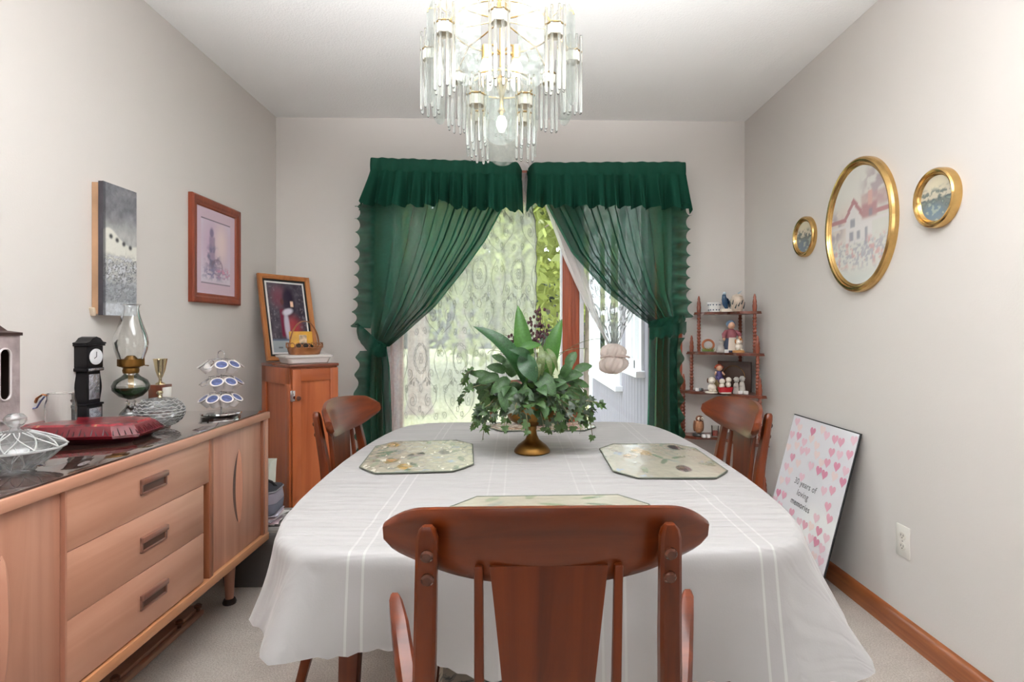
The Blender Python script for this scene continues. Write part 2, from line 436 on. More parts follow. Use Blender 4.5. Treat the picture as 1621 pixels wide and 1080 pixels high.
struct('stile', stile(sx0, (sx0 + sx1) / 2 + .006, .02, .06), M_DOORW, door)
struct('stile', stile((sx0 + sx1) / 2, sx1, .03, .075), M_DOORW, door)
struct('stile', MB().b2((sx0 - .012, .012, .03), (sx0, .062, DZ - .05)).b2((sx1, .012, .03), (sx1 + .026, .08, DZ - .05)), M_VINYL, door)
struct('rail', MB().b2((DX0 + .05, .02, .03), (sx0, .06, .13)).b2((sx1 + .02, .03, .03), (DX1 - .05, .075, .13)).b2((DX0 + .05, .02, DZ - .13), (sx0, .06, DZ - .05)).b2((sx1 + .02, .03, DZ - .13), (DX1 - .05, .075, DZ - .05)), M_DOORW, door)
struct('stile', MB().b2((DX0 + .05, .02, .13), (DX0 + .12, .06, DZ - .13)), M_DOORW, door)
struct('stile', MB().b2((DX1 - .12, .03, .13), (DX1 - .05, .075, DZ - .13)), M_DOORW, door)
struct('pane', MB().b2((DX0 + .12, .036, .13), (sx0 - .012, .042, DZ - .13)), M_PANE, door)
struct('pane', MB().b2((sx1 + .026, .048, .13), (DX1 - .12, .054, DZ - .13)), M_PANE, door)

# ================================================================== OUTSIDE
def lawnmat():
    m, nt, b = new_mat('sunlit_lawn'); N = nt.nodes; L = nt.links
    setp(b, Roughness=.95)
    tc = N.new('ShaderNodeTexCoord'); n = N.new('ShaderNodeTexNoise'); n.inputs['Scale'].default_value = .35; n.inputs['Detail'].default_value = 8; n.inputs['Roughness'].default_value = .7
    r = N.new('ShaderNodeValToRGB'); r.color_ramp.elements[0].position = .3; r.color_ramp.elements[1].position = .7
    r.color_ramp.elements[0].color = rgb(104, 106, 78); r.color_ramp.elements[1].color = rgb(160, 158, 122)
    L.new(tc.outputs['Object'], n.inputs['Vector']); L.new(n.outputs['Fac'], r.inputs['Fac']); L.new(r.outputs['Color'], b.inputs['Base Color'])
    return m
def lawn_z(x, y): return -.32 + .25 * math.sin(x * .11 + 1) * math.sin(y * .07) * min(1, max(0, (y - 8) / 20))
lb = MB(); lb.grid(lambda u, v: Vector((-70 + 140 * u, YB + .25 + 95 * v, lawn_z(-70 + 140 * u, YB + .25 + 95 * v))), 60, 50)
struct('lawn', lb, lawnmat(), smooth=True)
M_BARK = plain('tree_bark', rgb(104, 92, 84), .95, bump=.8, bscale=14, var=.3, vscale=5)
LEAF_A = leafmat('leaf_light', rgb(112, 122, 62), rgb(180, 186, 110), .5, .5, vscale=.8)
LEAF_B = leafmat('leaf_mid', rgb(80, 90, 62), rgb(122, 134, 92), .5, .45, vscale=.8)
LEAF_C = leafmat('leaf_dark', rgb(66, 76, 74), rgb(88, 102, 90), .6, .35, vscale=.5)
def leaf_cloud(name, blobs, n, size, m, seed):
    rs = np.random.RandomState(seed); V = []; Fc = []
    vol = np.array([b[3] * b[4] * b[5] for b in blobs]) ** .67; vol /= vol.sum()
    for k in range(n):
        b = blobs[rs.choice(len(blobs), p=vol)]
        d = rs.normal(size=3); d /= np.linalg.norm(d); rr = rs.rand() ** .4
        p = np.array(b[:3]) + d * rr * np.array(b[3:6])
        a = rs.normal(size=3); a /= np.linalg.norm(a); c = np.cross(a, rs.normal(size=3)); c /= np.linalg.norm(c)
        s = size * (.6 + .8 * rs.rand()); i = len(V)
        V += [tuple(p - a * s), tuple(p + c * s * .42), tuple(p + a * s), tuple(p - c * s * .42)]; Fc.append((i, i + 1, i + 2, i + 3))
    return tri_mesh(name, V, Fc, m)
def tree(x, y, h, tr, crown_r, label, m, seed, n=5000, size=.13, low=.35, name='broadleaf_tree', branches=7):
    rs = random.Random(seed); z = lawn_z(x, y)
    t = thing(name, label, 'tree', (x, y, z), group='trees beyond the patio door')
    tb = MB(); tb.tube([(0, 0, -.1), (0, 0, .25), (rs.uniform(-.1, .1), 0, h * .3), (rs.uniform(-.3, .3), rs.uniform(-.2, .2), h * .62)], [tr * 1.5, tr * 1.08, tr * .85, tr * .4], 12)
    part(tb, 'trunk', M_BARK, t)
    bl = []
    for k in range(branches):
        a = 2 * PI * k / branches + rs.uniform(-.4, .4); z0 = h * rs.uniform(low - .05, .6); rr = crown_r * rs.uniform(.6, 1.0)
        e = Vector((rr * math.cos(a), rr * math.sin(a), z0 + rs.uniform(-.1, .5) * crown_r))
        bm_ = MB(); bm_.tube([(0, 0, z0), tuple(e * .5 + Vector((0, 0, z0 * .5 + .12 * crown_r))), tuple(e)], [tr * .38, tr * .22, tr * .08], 7)
        part(bm_, 'branch', M_BARK, t)
        bl.append((e.x, e.y, e.z, crown_r * .5, crown_r * .5, crown_r * .33)); bl.append((e.x * .55, e.y * .55, e.z + .1 * h, crown_r * .45, crown_r * .45, crown_r * .35))
    bl.append((0, 0, h * .8, crown_r * .7, crown_r * .7, h * .2))
    o = link('leaves', leaf_cloud('leaves', bl, n, size, m, seed), t); o['kind'] = 'stuff'
    return t
tp = atz(664, 655, -.32)
tree(tp.x, tp.y, 9.0, .19, 3.0, 'big old tree with thick grey trunk on the lawn behind the lace', LEAF_B, 3, 6500, .14, .42)
tree(1.5, 11.5, 8.0, .14, 3.2, 'light green tree with spreading branches behind the gap between lace curtains', LEAF_A, 5, 7500, .13, .22)
tree(-.3, 16.5, 10.5, .16, 3.6, 'yellow-green tree further back above the plant on the table', LEAF_A, 8, 6500, .17, .3)
tree(-6.2, 17.5, 11, .2, 4.0, 'leafy tree seen through the green curtain nearest the picture on the cabinet', LEAF_B, 9, 5500, .18, .3)
tree(5.2, 19.5, 11, .2, 4.2, 'leafy tree behind the porch wall and tied lace curtain', LEAF_A, 12, 5500, .18, .25)
tree(-2.6, 27, 12, .2, 4.6, 'distant tree shading the far lawn between the two nearer trunks', LEAF_C, 15, 4500, .25, .25)
bl = []
for k, (x, y, w, h) in enumerate([(-22, 44, 9, 7), (-11, 46, 8, 8.5), (0, 45, 8, 7), (10, 47, 8, 9), (20, 44, 9, 8), (-34, 48, 10, 9), (32, 48, 10, 9)]):
    z = lawn_z(x, y); bl += [(x, y - 1, z + 1.2, w * .7, 2, 1.6), (x + w * .5, y - 1, z + 1.2, w * .7, 2, 1.6), (x, y, z + h * .35, w * .75, 3, h * .4), (x + w * .3, y, z + h * .6, w * .5, 2.5, h * .4), (x - w * .35, y, z + h * .55, w * .5, 2.5, h * .4)]
o = link('treeline', leaf_cloud('treeline', bl, 30000, .62, LEAF_C, 40)); tag(o, 'dark wooded tree line across the far end of the lawn', 'tree line', kind='stuff')
# enclosed porch wing running out from the house on the right
M_SIDE = plain('lilac_grey_siding', rgb(128, 123, 132), .7)
PX = .875
porch = thing('porch_wall', 'lilac-grey porch wall of vertical boards with white windows outside the glass door', 'porch', (PX, YB + .25, -.32))
pl = 2.75
edges = [(0.12, 1.16, .62 + .55), (1.2, 2.62, .705 + .32)]
zs1 = CAM_H - .535 * PX + .32; zs2 = CAM_H - .325 * PX + .32
wins = [(.16, .62, zs2), (.98, 2.55, zs1)]     # (from, to, sill height) along the wall
nb = 26
for k in range(nb):
    y0 = k * pl / nb; y1 = y0 + pl / nb - .006; ym = (y0 + y1) / 2
    top = 2.6
    for (a, b_, zz) in wins:
        if a < ym < b_: top = zz - .02
    part(MB().b2((0, y0, 0), (.03, y1, top), .003, 1), 'siding_board', M_SIDE, porch, smooth=False)
part(MB().b2((.03, 0, 0), (.06, pl, min(zs1, zs2) - .02)).b2((.03, 0, min(zs1, zs2) - .02), (.06, wins[0][0], 2.6)).b2((.03, wins[0][1], min(zs1, zs2) - .02), (.06, wins[1][0], 2.6)).b2((.03, wins[1][1], min(zs1, zs2) - .02), (.06, pl, 2.6)), 'backing', M_SIDE, porch, smooth=False)
for (a, b_, zz) in wins:
    f = part(MB().b2((-.02, a - .05, zz), (.05, a + .02, 2.5)).b2((-.02, b_ - .02, zz), (.05, b_ + .05, 2.5)).b2((-.02, a, 2.4), (.05, b_, 2.5)).b2((-.01, a, zz), (.05, b_, zz + .06)).b2((-.01, (a + b_) / 2 - .02, zz), (.04, (a + b_) / 2 + .02, 2.4)).b2((-.01, a, zz + .62), (.04, b_, zz + .66)), 'window_frame', M_VINYL, porch, smooth=False)
    part(MB().b2((-.065, a - .08, zz - .045), (.05, b_ + .08, zz), .006), 'window_sill', M_VINYL, porch, smooth=False)
    part(MB().b2((.014, a + .02, zz + .06), (.018, b_ - .02, 2.4)), 'pane', M_PANE, porch, smooth=False)
part(MB().b2((-.03, pl, 0), (.06, pl + .09, 2.7)), 'corner_post', M_VINYL, porch, smooth=False)
part(MB().b2((-.25, 0, 2.6), (2.2, pl + .3, 2.72)), 'roof', M_VINYL, porch, smooth=False)

# ================================================================== CURTAINS
YC = YB - .125          # plane of the green curtains
def polyx(pts):          # [(x_px, y_px)] -> function y_px -> x_px
    ys = [p[1] for p in pts]; xs = [p[0] for p in pts]
    return lambda y: interp(y, ys, xs)
PLEAT = 1.5
def pleat_panel(Lf, Rf, y0, y1, N, amp, warp, yplane, nu=150, nv=46, ampx=.35, ph=0.0, gather=None, sag=0.0):
    """hanging cloth between two outlines; folds run down the cloth and crowd together where it narrows"""
    def fn(u, v):
        yp = y0 + (y1 - y0) * v
        xl, xr = Lf(yp), Rf(yp); w = xr - xl
        a = 2 * PI * N * (u ** warp) + ph
        fa = PLEAT * amp * (gather(v) if gather else 1) * (0.35 + .65 * u ** .5)
        uu = min(1, max(0, u + ampx / (2 * PI * N) * math.sin(2 * a) * (1 if .02 < u < .98 else 0)))
        p = aty(xl + w * uu, yp + sag * math.sin(PI * u) * v, yplane)
        p.y += fa * math.sin(a) + .25 * fa * math.sin(2.3 * a + 4 * v + ph)
        return p
    return MB().grid(fn, nu, nv)
def ruffle(path, width, n, amp, yplane, nu=160, nv=5, side=-1, ph=0.0):
    """gathered strip along a pixel path [(x,y)], standing off to one side by width (px)"""
    P = np.array(path, float); d = np.r_[0, np.cumsum(np.hypot(*np.diff(P, axis=0).T))]; T = d[-1]
    def fn(u, v):
        s = u * T; x = np.interp(s, d, P[:, 0]); y = np.interp(s, d, P[:, 1])
        a = 2 * PI * n * u + ph + .8 * math.sin(9 * u + ph)
        wv = width * (1 + .16 * math.sin(a))
        p = aty(x + side * (wv * v - 3), y + 2.0 * v * math.sin(a + .6), yplane)
        p.y += amp * v * math.sin(a + 1.2) - .012 * v * (1 - v)
        return p
    return MB().grid(fn, nu, nv)

# --- left green curtain
cl = thing('green_curtain', 'dark green ruffled curtain tied back beside the corner cabinet', 'curtain', (0, 0, 0))
LL = polyx([(588, 300), (588, 400), (587, 480), (588, 548)]); LR = polyx([(808, 300), (797, 328), (769, 380), (733, 430), (688, 486), (640, 528), (613, 550)])
part(pleat_panel(LL, LR, 300, 549, 6.5, .020, 1.9, YC, ampx=.8, gather=lambda v: .8 + .5 * v), 'panel', M_GREEN, cl)
TL = polyx([(584, 545), (578, 620), (582, 720), (586, 900)]); TR = polyx([(611, 545), (617, 580), (620, 650), (622, 720), (626, 900)])
part(pleat_panel(TL, TR, 545, 815, 3.6, .028, 1.0, YC, ampx=.7, nu=90), 'tail', M_GREEN, cl)
part(ruffle([(591, 320), (590, 400), (588, 470), (584, 520)], 28, 9.5, .042, YC - .012), 'ruffle', M_GREEN, cl)
part(ruffle([(586, 555), (582, 620), (584, 720), (588, 810)], 22, 8.5, .040, YC - .012), 'ruffle', M_GREEN, cl)
def tieback(pts, h, yplane, depth, n=60):
    """band that passes in front of the gathered cloth: pts = pixel path of its centreline, bulging into the room"""
    P = np.array(pts, float); t = np.linspace(0, 1, len(P))
    def fn(u, v):
        x = np.interp(u, t, P[:, 0]); y = np.interp(u, t, P[:, 1])
        p = aty(x, y + (v - .5) * h * (.7 + .3 * math.sin(PI * u)) , yplane)
        p.y -= depth * math.sin(PI * u) ** .6 + .012 * math.sin(v * PI)
        p.y += .004 * math.sin(u * 40 + v * 6)
        return p
    return MB().grid(fn, n, 8)
part(tieback([(566, 520), (575, 528), (588, 541), (600, 551), (612, 554)], 30, YC, .075), 'tieback', M_GREEN, cl)
part(ruffle([(566, 512), (580, 524), (597, 540), (611, 546)], 12, 6, .012, YC - .06, nu=80, side=-.5), 'tieback_ruffle', M_GREEN, cl)
# --- right green curtain
cr = thing('green_curtain', 'dark green ruffled curtain tied back beside the corner shelf of figurines', 'curtain', (0, 0, 0))
RL = polyx([(853, 300), (868, 330), (905, 400), (958, 460), (1008, 500), (1030, 514)]); RR = polyx([(1066, 300), (1066, 400), (1064, 460), (1074, 514)])
def mirror(f): return lambda y: f(y)
def pleat_panel_r(*a, **k): return pleat_panel(*a, **k)
part(pleat_panel(RR, RL, 300, 515, 6.5, .020, 1.35, YC, ampx=.8, gather=lambda v: .8 + .5 * v), 'panel', M_GREEN, cr)
part(pleat_panel(polyx([(1028, 510), (1027, 600), (1024, 700), (1022, 900)]), polyx([(1076, 510), (1070, 560), (1072, 640), (1076, 720), (1080, 900)]), 512, 815, 4, .028, 1.0, YC, ampx=.7, nu=90), 'tail', M_GREEN, cr)
part(ruffle([(1066, 320), (1067, 400), (1066, 460), (1070, 505)], 27, 9.5, .042, YC - .012, side=1, ph=1), 'ruffle', M_GREEN, cr)
part(ruffle([(1064, 535), (1062, 600), (1064, 680), (1072, 810)], 20, 9, .040, YC - .012, side=1, ph=2), 'ruffle', M_GREEN, cr)
part(tieback([(1026, 514), (1038, 512), (1055, 509), (1072, 506), (1084, 505)], 14, YC, .075), 'tieback', M_GREEN, cr)
tr_ = MB()
def tbr(u, v):
    x = 1027 + (1086 - 1027) * u; y = 518 - 9 * u + 19 * v + 2 * v * math.sin(u * 30)
    p = aty(x, y, YC); p.y -= .07 * math.sin(PI * min(1, max(0, u))) ** .6 + .010 + .008 * v * math.sin(u * 30 + 1)
    return p
tr_.grid(tbr, 60, 6); part(tr_, 'tieback_ruffle', M_GREEN, cr)
# --- valances: a rod pocket and a gathered skirt
M_VAL = cloth_thin('green_valance_cotton', rgb(32, 78, 63), .015, .14, tcol=rgb(50, 118, 92))
def valance(label, xa, xb, ya, yb, flare_l, flare_r, gathers, hem):
    t = thing('curtain_valance', label, 'valance', (0, 0, 0))
    yv = YB - .185
    hb = 21
    def head(u, v):
        x = xa + (xb - xa) * u; y = ya + (yb - ya) * u + hb * v
        p = aty(x, y, yv); edge = max(0, 1 - min(u if flare_l else 1, (1 - u) if flare_r else 1) / .045)
        p.y += edge ** 2 * .17 - .006 * math.sin(PI * v) + .006 * math.sin(u * gathers * 8) * (.4 + abs(v - .5)) + .005 * math.sin(u * gathers * 3.1)
        return p
    part(MB().grid(head, 150, 6), 'rod_pocket', M_VAL, t)
    def skirt(u, v):
        xx = xa + (xb - xa) * u; y = ya + (yb - ya) * u + hb - 2 + (hem(u) - hb + 2) * v
        x = xx + (-flare_l * (1 - u) ** 6 + flare_r * u ** 6) * v
        a = 2 * PI * gathers * u + 1.1 * math.sin(11 * u)
        p = aty(x, y + 2.5 * v * math.sin(a * 1.0 + 2), yv)
        edge = max(0, 1 - min(u if flare_l else 1, (1 - u) if flare_r else 1) / .045)
        p.y += edge ** 2 * .16 + (.010 + .046 * v) * math.sin(a) + .016 * v * math.sin(2.6 * a) - .02 * v
        return p
    part(MB().grid(skirt, 220, 10), 'skirt', M_VAL, t)
    return t
valance('green gathered valance over the curtain beside the cabinet, sagging up at one spot', 577, 827, 249, 257, 20, 2, 12,
        lambda u: 74 - 6 * math.exp(-((u - .47) / .045) ** 2) - 9 * math.exp(-((u - .515) / .028) ** 2) + 4 * u)
valance('green gathered valance over the curtain beside the corner shelf', 835, 1095, 257, 256, 2, 5, 11, lambda u: 70 + 6 * u)

# --- lace curtains
YLACE = YB - .032
def spiral(cx, cy, r0, r1, a0, turns, n=26, flip=1):
    return [(cx + (r0 + (r1 - r0) * t) * math.cos(a0 + flip * 2 * PI * turns * t), cy + (r0 + (r1 - r0) * t) * math.sin(a0 + flip * 2 * PI * turns * t)) for t in [k / n for k in range(n + 1)]]
def flower(cx, cy, r, petals=6, n=42):
    return [(cx + r * (.62 + .38 * abs(math.cos(petals * a / 2))) * math.cos(a), cy + r * (.62 + .38 * abs(math.cos(petals * a / 2))) * math.sin(a)) for a in [2 * PI * k / n for k in range(n + 1)]]
def oval(cx, cy, rx, ry, rot, n=12):
    return [(cx + rx * math.cos(a) * math.cos(rot) - ry * math.sin(a) * math.sin(rot), cy + rx * math.cos(a) * math.sin(rot) + ry * math.sin(a) * math.cos(rot)) for a in [2 * PI * k / n for k in range(n + 1)]]
def motif():
    C = []
    for f in (1, -1):
        C.append(spiral(.5 + f * .20, .30, .085, .012, PI / 2 if f > 0 else PI / 2, 1.6, flip=f))
        C.append(spiral(.5 + f * .27, .62, .07, .010, -PI / 2, 1.5, flip=-f))
        C.append(spiral(.5 + f * .38, .12, .055, .008, PI, 1.4, flip=f))
        C.append([(.5 + f * (.05 + .33 * math.sin(t * PI * .9)), .08 + .5 * t) for t in [k / 18 for k in range(19)]])
        C.append([(.5 + f * (.45 - .12 * math.sin(t * PI)), .55 + .42 * t) for t in [k / 14 for k in range(15)]])
        for k in range(7):
            a = PI * .1 + PI * .8 * k / 6
            C.append(oval(.5 + f * .17 * math.sin(a), .80 - .17 * math.cos(a), .036, .017, (PI / 2 - a) * -f + PI / 2))
        C.append(flower(.5 + f * .36, .44, .05, 5)); C.append(oval(.5 + f * .36, .44, .014, .014, 0, 8))
        for k in range(4):
            C.append(oval(.5 + f * (.08 + .05 * k), .52 + .03 * math.sin(k * 2), .024, .010, f * (.6 + k * .5)))
        C.append(flower(.5 + f * .44, .86, .04, 5))
    C.append(flower(.5, .80, .07, 6)); C.append(oval(.5, .80, .022, .022, 0, 10)); C.append(flower(.5, .45, .055, 5))
    C.append(flower(.46, .2, .04, 5)); C.append(flower(.56, .14, .035, 5))
    return C
def embroider(S, tiles_u, tiles_v, wid, aspect_fix=1.0, r=.0014, keep=None, offs=.0022, dens=1):
    """thread motifs laid on the cloth surface S(u,v)"""
    V = []; Fc = []
    for iu in range(tiles_u):
        for iv in range(tiles_v):
            for c in motif():
                prev = None
                for (a, b) in c:
                    u = (iu + a + (.5 if iv % 2 else 0)) / tiles_u; v = (iv + b) / tiles_v
                    if not (0.005 < u < .995 and 0.002 < v < .998) or (keep and not keep(u, v)): prev = None; continue
                    p = S(u, v); p.y -= offs
                    q = (p.x, p.y, p.z)
                    if prev is not None:
                        d = np.array(q) - np.array(prev); l = math.hypot(d[0], d[2])
                        if l > 1e-5:
                            n_ = np.array([-d[2], 0, d[0]]) / l * r; i = len(V); pp = np.array(prev); qq = np.array(q); t = np.array([0, -.0006, 0])
                            V += [tuple(pp + n_), tuple(pp - n_), tuple(qq - n_), tuple(qq + n_), tuple((pp) + t), tuple((qq) + t)]
                            Fc += [(i + 4, i + 1, i + 2, i + 5), (i, i + 4, i + 5, i + 3)]
                    prev = q
    return V, Fc
lace = thing('lace_curtain', 'sheer white lace curtain hanging straight behind the plant', 'lace curtain', (0, 0, 0))
lx0 = aty(604, 500, YLACE).x; lx1 = aty(851, 500, YLACE).x; lz1 = 2.10; lz0 = .03
def SL(u, v):
    z = lz0 + (lz1 - lz0) * v
    edge = .010 * abs(math.sin(z * 26)) if u > .97 else 0
    x = lx0 + (lx1 - lx0) * (u + .004 * math.sin(u * 60)) - edge * (u - .97) / .03 - (.06 * max(0, z - 1.75) / .35 if u > .5 else 0) * (u - .5) * 2
    y = YLACE + .010 * math.sin(u * 38) * (.5 + .5 * v) + .006 * math.sin(u * 91 + 2 * v) + .02 * (u < 0)
    return Vector((x, y, z))
part(MB().grid(SL, 180, 60), 'panel', M_LACE, lace)
V, Fc = embroider(SL, 4, 4, lx1 - lx0)
o = link('embroidery', tri_mesh('embroidery', V, Fc, M_LACE_T), lace); o['kind'] = 'stuff'
hb = MB(); hb.grid(lambda u, v: SL(.0 + .145 * u, v) + Vector((0, -.006 + .003 * math.sin(u * 30), 0)), 40, 40); part(hb, 'folded_border', M_LACE, lace)
hb = MB(); hb.tube([SL(.997, k / 120) + Vector((0, -.002, 0)) for k in range(121)], .0028, 5); part(hb, 'scalloped_edge', M_LACE_T, lace)
# right lace, gathered into a rosette
lace2 = thing('lace_curtain', 'white lace curtain gathered into a rosette beside the door stile', 'lace curtain', (0, 0, 0))
GL = polyx([(828, 258), (852, 300), (868, 340), (893, 410), (925, 480), (950, 525), (963, 548)]); GR = polyx([(1050, 258), (1045, 400), (1015, 480), (990, 520), (979, 548)])
def SR(u, v):
    yp = 552 - (552 - 258) * v
    xl, xr = GL(yp), GR(yp); a = 2 * PI * 7 * u
    p = aty(xl + (xr - xl) * min(1, max(0, u + .012 * math.sin(2 * a))), yp, YLACE - .02)
    p.y += .012 * math.sin(a) + .005 * math.sin(2.6 * a + 5 * v)
    return p
part(MB().grid(SR, 150, 46), 'panel', M_LACE, lace2)
V, Fc = embroider(SR, 3, 4, 1, r=.0016)
o = link('embroidery', tri_mesh('embroidery', V, Fc, M_LACE_T), lace2); o['kind'] = 'stuff'
hb = MB(); hb.grid(lambda u, v: SR(.0 + .17 * u, v) + Vector((0, -.006 + .004 * math.sin(v * 40), 0)), 20, 60); part(hb, 'folded_border', cloth_thin('lace_border', rgb(240, 236, 234), .22, .4), lace2)
rc = aty(971, 568, YLACE - .06)
def puff(zc, rx, rz_, ph0):
    def f(a, b):
        th = 2 * PI * a; ph = PI * b
        g = .10 * math.sin(ph) ** .5 * math.sin(10 * th + 3 * math.sin(2 * th) + ph0) + .05 * math.sin(17 * th + 5 * ph)
        r = rx * (1 + g); return rc + Vector((r * math.sin(ph) ** .8 * math.cos(th), .7 * r * math.sin(ph) ** .8 * math.sin(th), zc + rz_ * math.cos(ph) + .006 * math.sin(3 * th + ph0)))
    return f
M_GL = plain('gathered_lace', rgb(222, 208, 200), .9, bump=.25, bscale=90)
for zc, rx, rz_, ph0 in ((.038, .074, .048, 0), (-.034, .084, .054, 1.7)):
    part(MB().grid(puff(zc, rx, rz_, ph0), 110, 26, wrap=True), 'rosette', M_GL, lace2, angle=180)
part(MB().tube([rc + Vector((.086 * math.cos(a), -.05 - .012 * math.sin(a * 3), .008 + .012 * math.sin(a))) for a in [PI * .95 - PI * .9 * k / 30 * 1.0 for k in range(31)]], [.007] * 31, 6), 'rosette_band', plain('gathered_lace_band', rgb(206, 186, 178), .85), lace2)

# ================================================================== SIDEBOARD
SBX, SBY0, SBY1, SBT = -1.048, .86, 2.425, .79     # front face, near end, far end, top height
SBB = XL + .012                                    # back
sb = thing('sideboard', 'long walnut sideboard with three drawers and sliding doors against the wall', 'sideboard', (0, 0, 0))
SB_Y = wood('sideboard_walnut_along', rgb(172, 120, 96), rgb(200, 150, 126), 'y', .38, .5, .25)
SB_Z = wood('sideboard_walnut_upright', rgb(162, 108, 86), rgb(194, 142, 118), 'z', .38, .5, .25)
SB_E = wood('sideboard_edge', rgb(168, 108, 70), rgb(204, 146, 104), 'y', .35, .5, .25)
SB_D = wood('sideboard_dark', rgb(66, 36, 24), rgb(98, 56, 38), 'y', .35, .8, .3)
part(MB().b2((SBB, SBY0 - .01, SBT - .028), (SBX + .004, SBY1 + .012, SBT), .003), 'top_board', SB_Y, sb)
part(MB().b2((SBB, SBY0, .275), (SBX - .03, SBY1 - .004, SBT - .029)).b2((SBB, SBY1 - .02, .26), (SBX, SBY1 + .004, SBT - .029), .002).b2((SBB, SBY0, .26), (SBX, SBY0 + .022, SBT - .029), .002), 'carcass', SB_Z, sb)
part(MB().b2((SBB, SBY0, .253), (SBX + .002, SBY1 + .006, .283), .002), 'bottom_rail', SB_E, sb)
dy0, dy1 = aty(107, 800, 1).y, 0
def fy(px): return atx(px, 700, SBX).y
DYA, DYB = fy(108.5), fy(333)
def drawer(z0, z1, y1, hz):
    d = part(MB().b2((SBX - .045, DYA, z0), (SBX - .006, y1, z1), .0015), 'drawer', SB_Y, sb)
    hy = (fy(224) + fy(267)) / 2; w = .118; h = .044
    hb = MB()   # recessed pull: frame, sloped back, overhanging lip
    x = SBX - .006
    hb.b2((x - .001, hy - w / 2, hz - h / 2), (x + .005, hy + w / 2, hz - h / 2 + .006), .0015).b2((x - .001, hy - w / 2, hz - h / 2), (x + .005, hy - w / 2 + .008, hz + h / 2), .0015)
    hb.b2((x - .001, hy + w / 2 - .008, hz - h / 2), (x + .005, hy + w / 2, hz + h / 2), .0015)
    hb.bar((x + .004, hy - w / 2, hz + h / 2 - .008), (x + .004, hy + w / 2, hz + h / 2 - .008), .014, .017, .003)
    hd = part(hb, 'drawer_pull', wood('pull_wood', rgb(100, 62, 50), rgb(140, 96, 80), 'y', .3, 1, .4), d)
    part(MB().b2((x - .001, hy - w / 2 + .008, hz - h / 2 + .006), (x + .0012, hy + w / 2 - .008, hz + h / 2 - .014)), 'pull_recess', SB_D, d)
drawer(.6145, SBT - .030, fy(335.5), .694)
drawer(.4535, .613, DYB - .03, .531)
drawer(.288, .452, DYB - .03, .369)
part(MB().b2((SBX - .05, DYA - .008, .283), (SBX - .002, DYA - .002, SBT - .029)), 'divider', SB_Z, sb)
part(MB().b2((SBX - .05, fy(333.5), .283), (SBX - .004, fy(340), SBT - .029), .002), 'divider', wood('sideboard_post', rgb(120, 66, 42), rgb(156, 94, 62), 'z', .35), sb)
part(MB().b2((SBX - .05, fy(418), .283), (SBX - .003, SBY1 - .02, SBT - .029), .002), 'divider', MATS['sideboard_post'], sb)
def sb_door(ya, yb, hy, z0, z1, tilt):
    d = part(MB().b2((SBX - .04, ya, .285), (SBX - .012, yb, SBT - .030), .0015), 'sliding_door', SB_Z, sb)
    n = 20; hb = MB(); ring = []
    R = []
    for k in range(n + 1):
        t = k / n; z = z0 + (z1 - z0) * t; w = .030 * math.sin(PI * t) ** .7 + .001; dp = .016 * math.sin(PI * t) ** .5 + .001
        R.append([Vector((SBX - .0125, hy - w * tilt, z)), Vector((SBX - .0125 + dp, hy - w * .1 * tilt, z)), Vector((SBX - .0125 + dp * .9, hy + w * .15 * tilt, z)), Vector((SBX - .0125, hy + w * .5 * tilt, z))])
    hb.loft(R); part(hb, 'finger_pull', SB_Z, d)
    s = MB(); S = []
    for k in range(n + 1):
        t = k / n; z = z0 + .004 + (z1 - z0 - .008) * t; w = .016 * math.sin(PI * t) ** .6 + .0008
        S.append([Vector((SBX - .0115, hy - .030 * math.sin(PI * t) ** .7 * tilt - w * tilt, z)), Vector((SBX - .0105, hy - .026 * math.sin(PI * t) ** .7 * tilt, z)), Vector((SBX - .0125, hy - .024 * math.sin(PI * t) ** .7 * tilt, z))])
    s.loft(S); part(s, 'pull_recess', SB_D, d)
sb_door(fy(340.5), fy(417.5), fy(383), .395, .682, 1)
sb_door(SBY0 + .024, DYA - .009, fy(12), .40, .672, 1)
AP = [(SBY0 + .1, .255), (SBY1 - .03, .255), (SBY1 - .03, .212), (SBY1 - .07, .205), (SBY1 - .11, .214), (SBY1 - .135, .235), (SBY1 - .17, .236), (SBY0 + .3, .236), (SBY0 + .26, .21), (SBY0 + .1, .21)]
ab = MB(); ab.prism(AP, .02, Matrix(((0, 0, 1, SBX - .085), (1, 0, 0, 0), (0, 1, 0, 0), (0, 0, 0, 1)))); part(ab, 'apron', SB_E, sb)
fp = atz(369, 950, .0)
for (lx, ly) in ((fp.x, fp.y - .03), (XL + .08, fp.y - .03), (fp.x, SBY0 + .09), (XL + .08, SBY0 + .09)):
    lg = part(MB().lathe([(0, .02), (.016, .02), (.0175, .05), (.022, .14), (.026, .20), (.024, .255), (0, .255)], 20, (lx, ly, 0)), 'leg', SB_Z, sb)
    part(MB().lathe([(0, .0), (.025, .0), (.027, .008), (.022, .02), (.017, .022), (.0, .022)], 20, (lx, ly, 0)), 'caster_cup', plain('brown_rubber', rgb(46, 28, 22), .4), lg)
M_GTOP = plain('dark_glass_sheet', rgb(62, 42, 36), .03, 0, Coat_Weight=1.0, Coat_Roughness=.02)
single(MB().b2((SBB + .01, SBY0 + .0, SBT), (SBX - .004, SBY1, SBT + .006), .0015), 'glass_sheet', M_GTOP, 'sheet of smoked glass lying on the sideboard top', 'glass sheet')
ZS = SBT + .006 + .0004

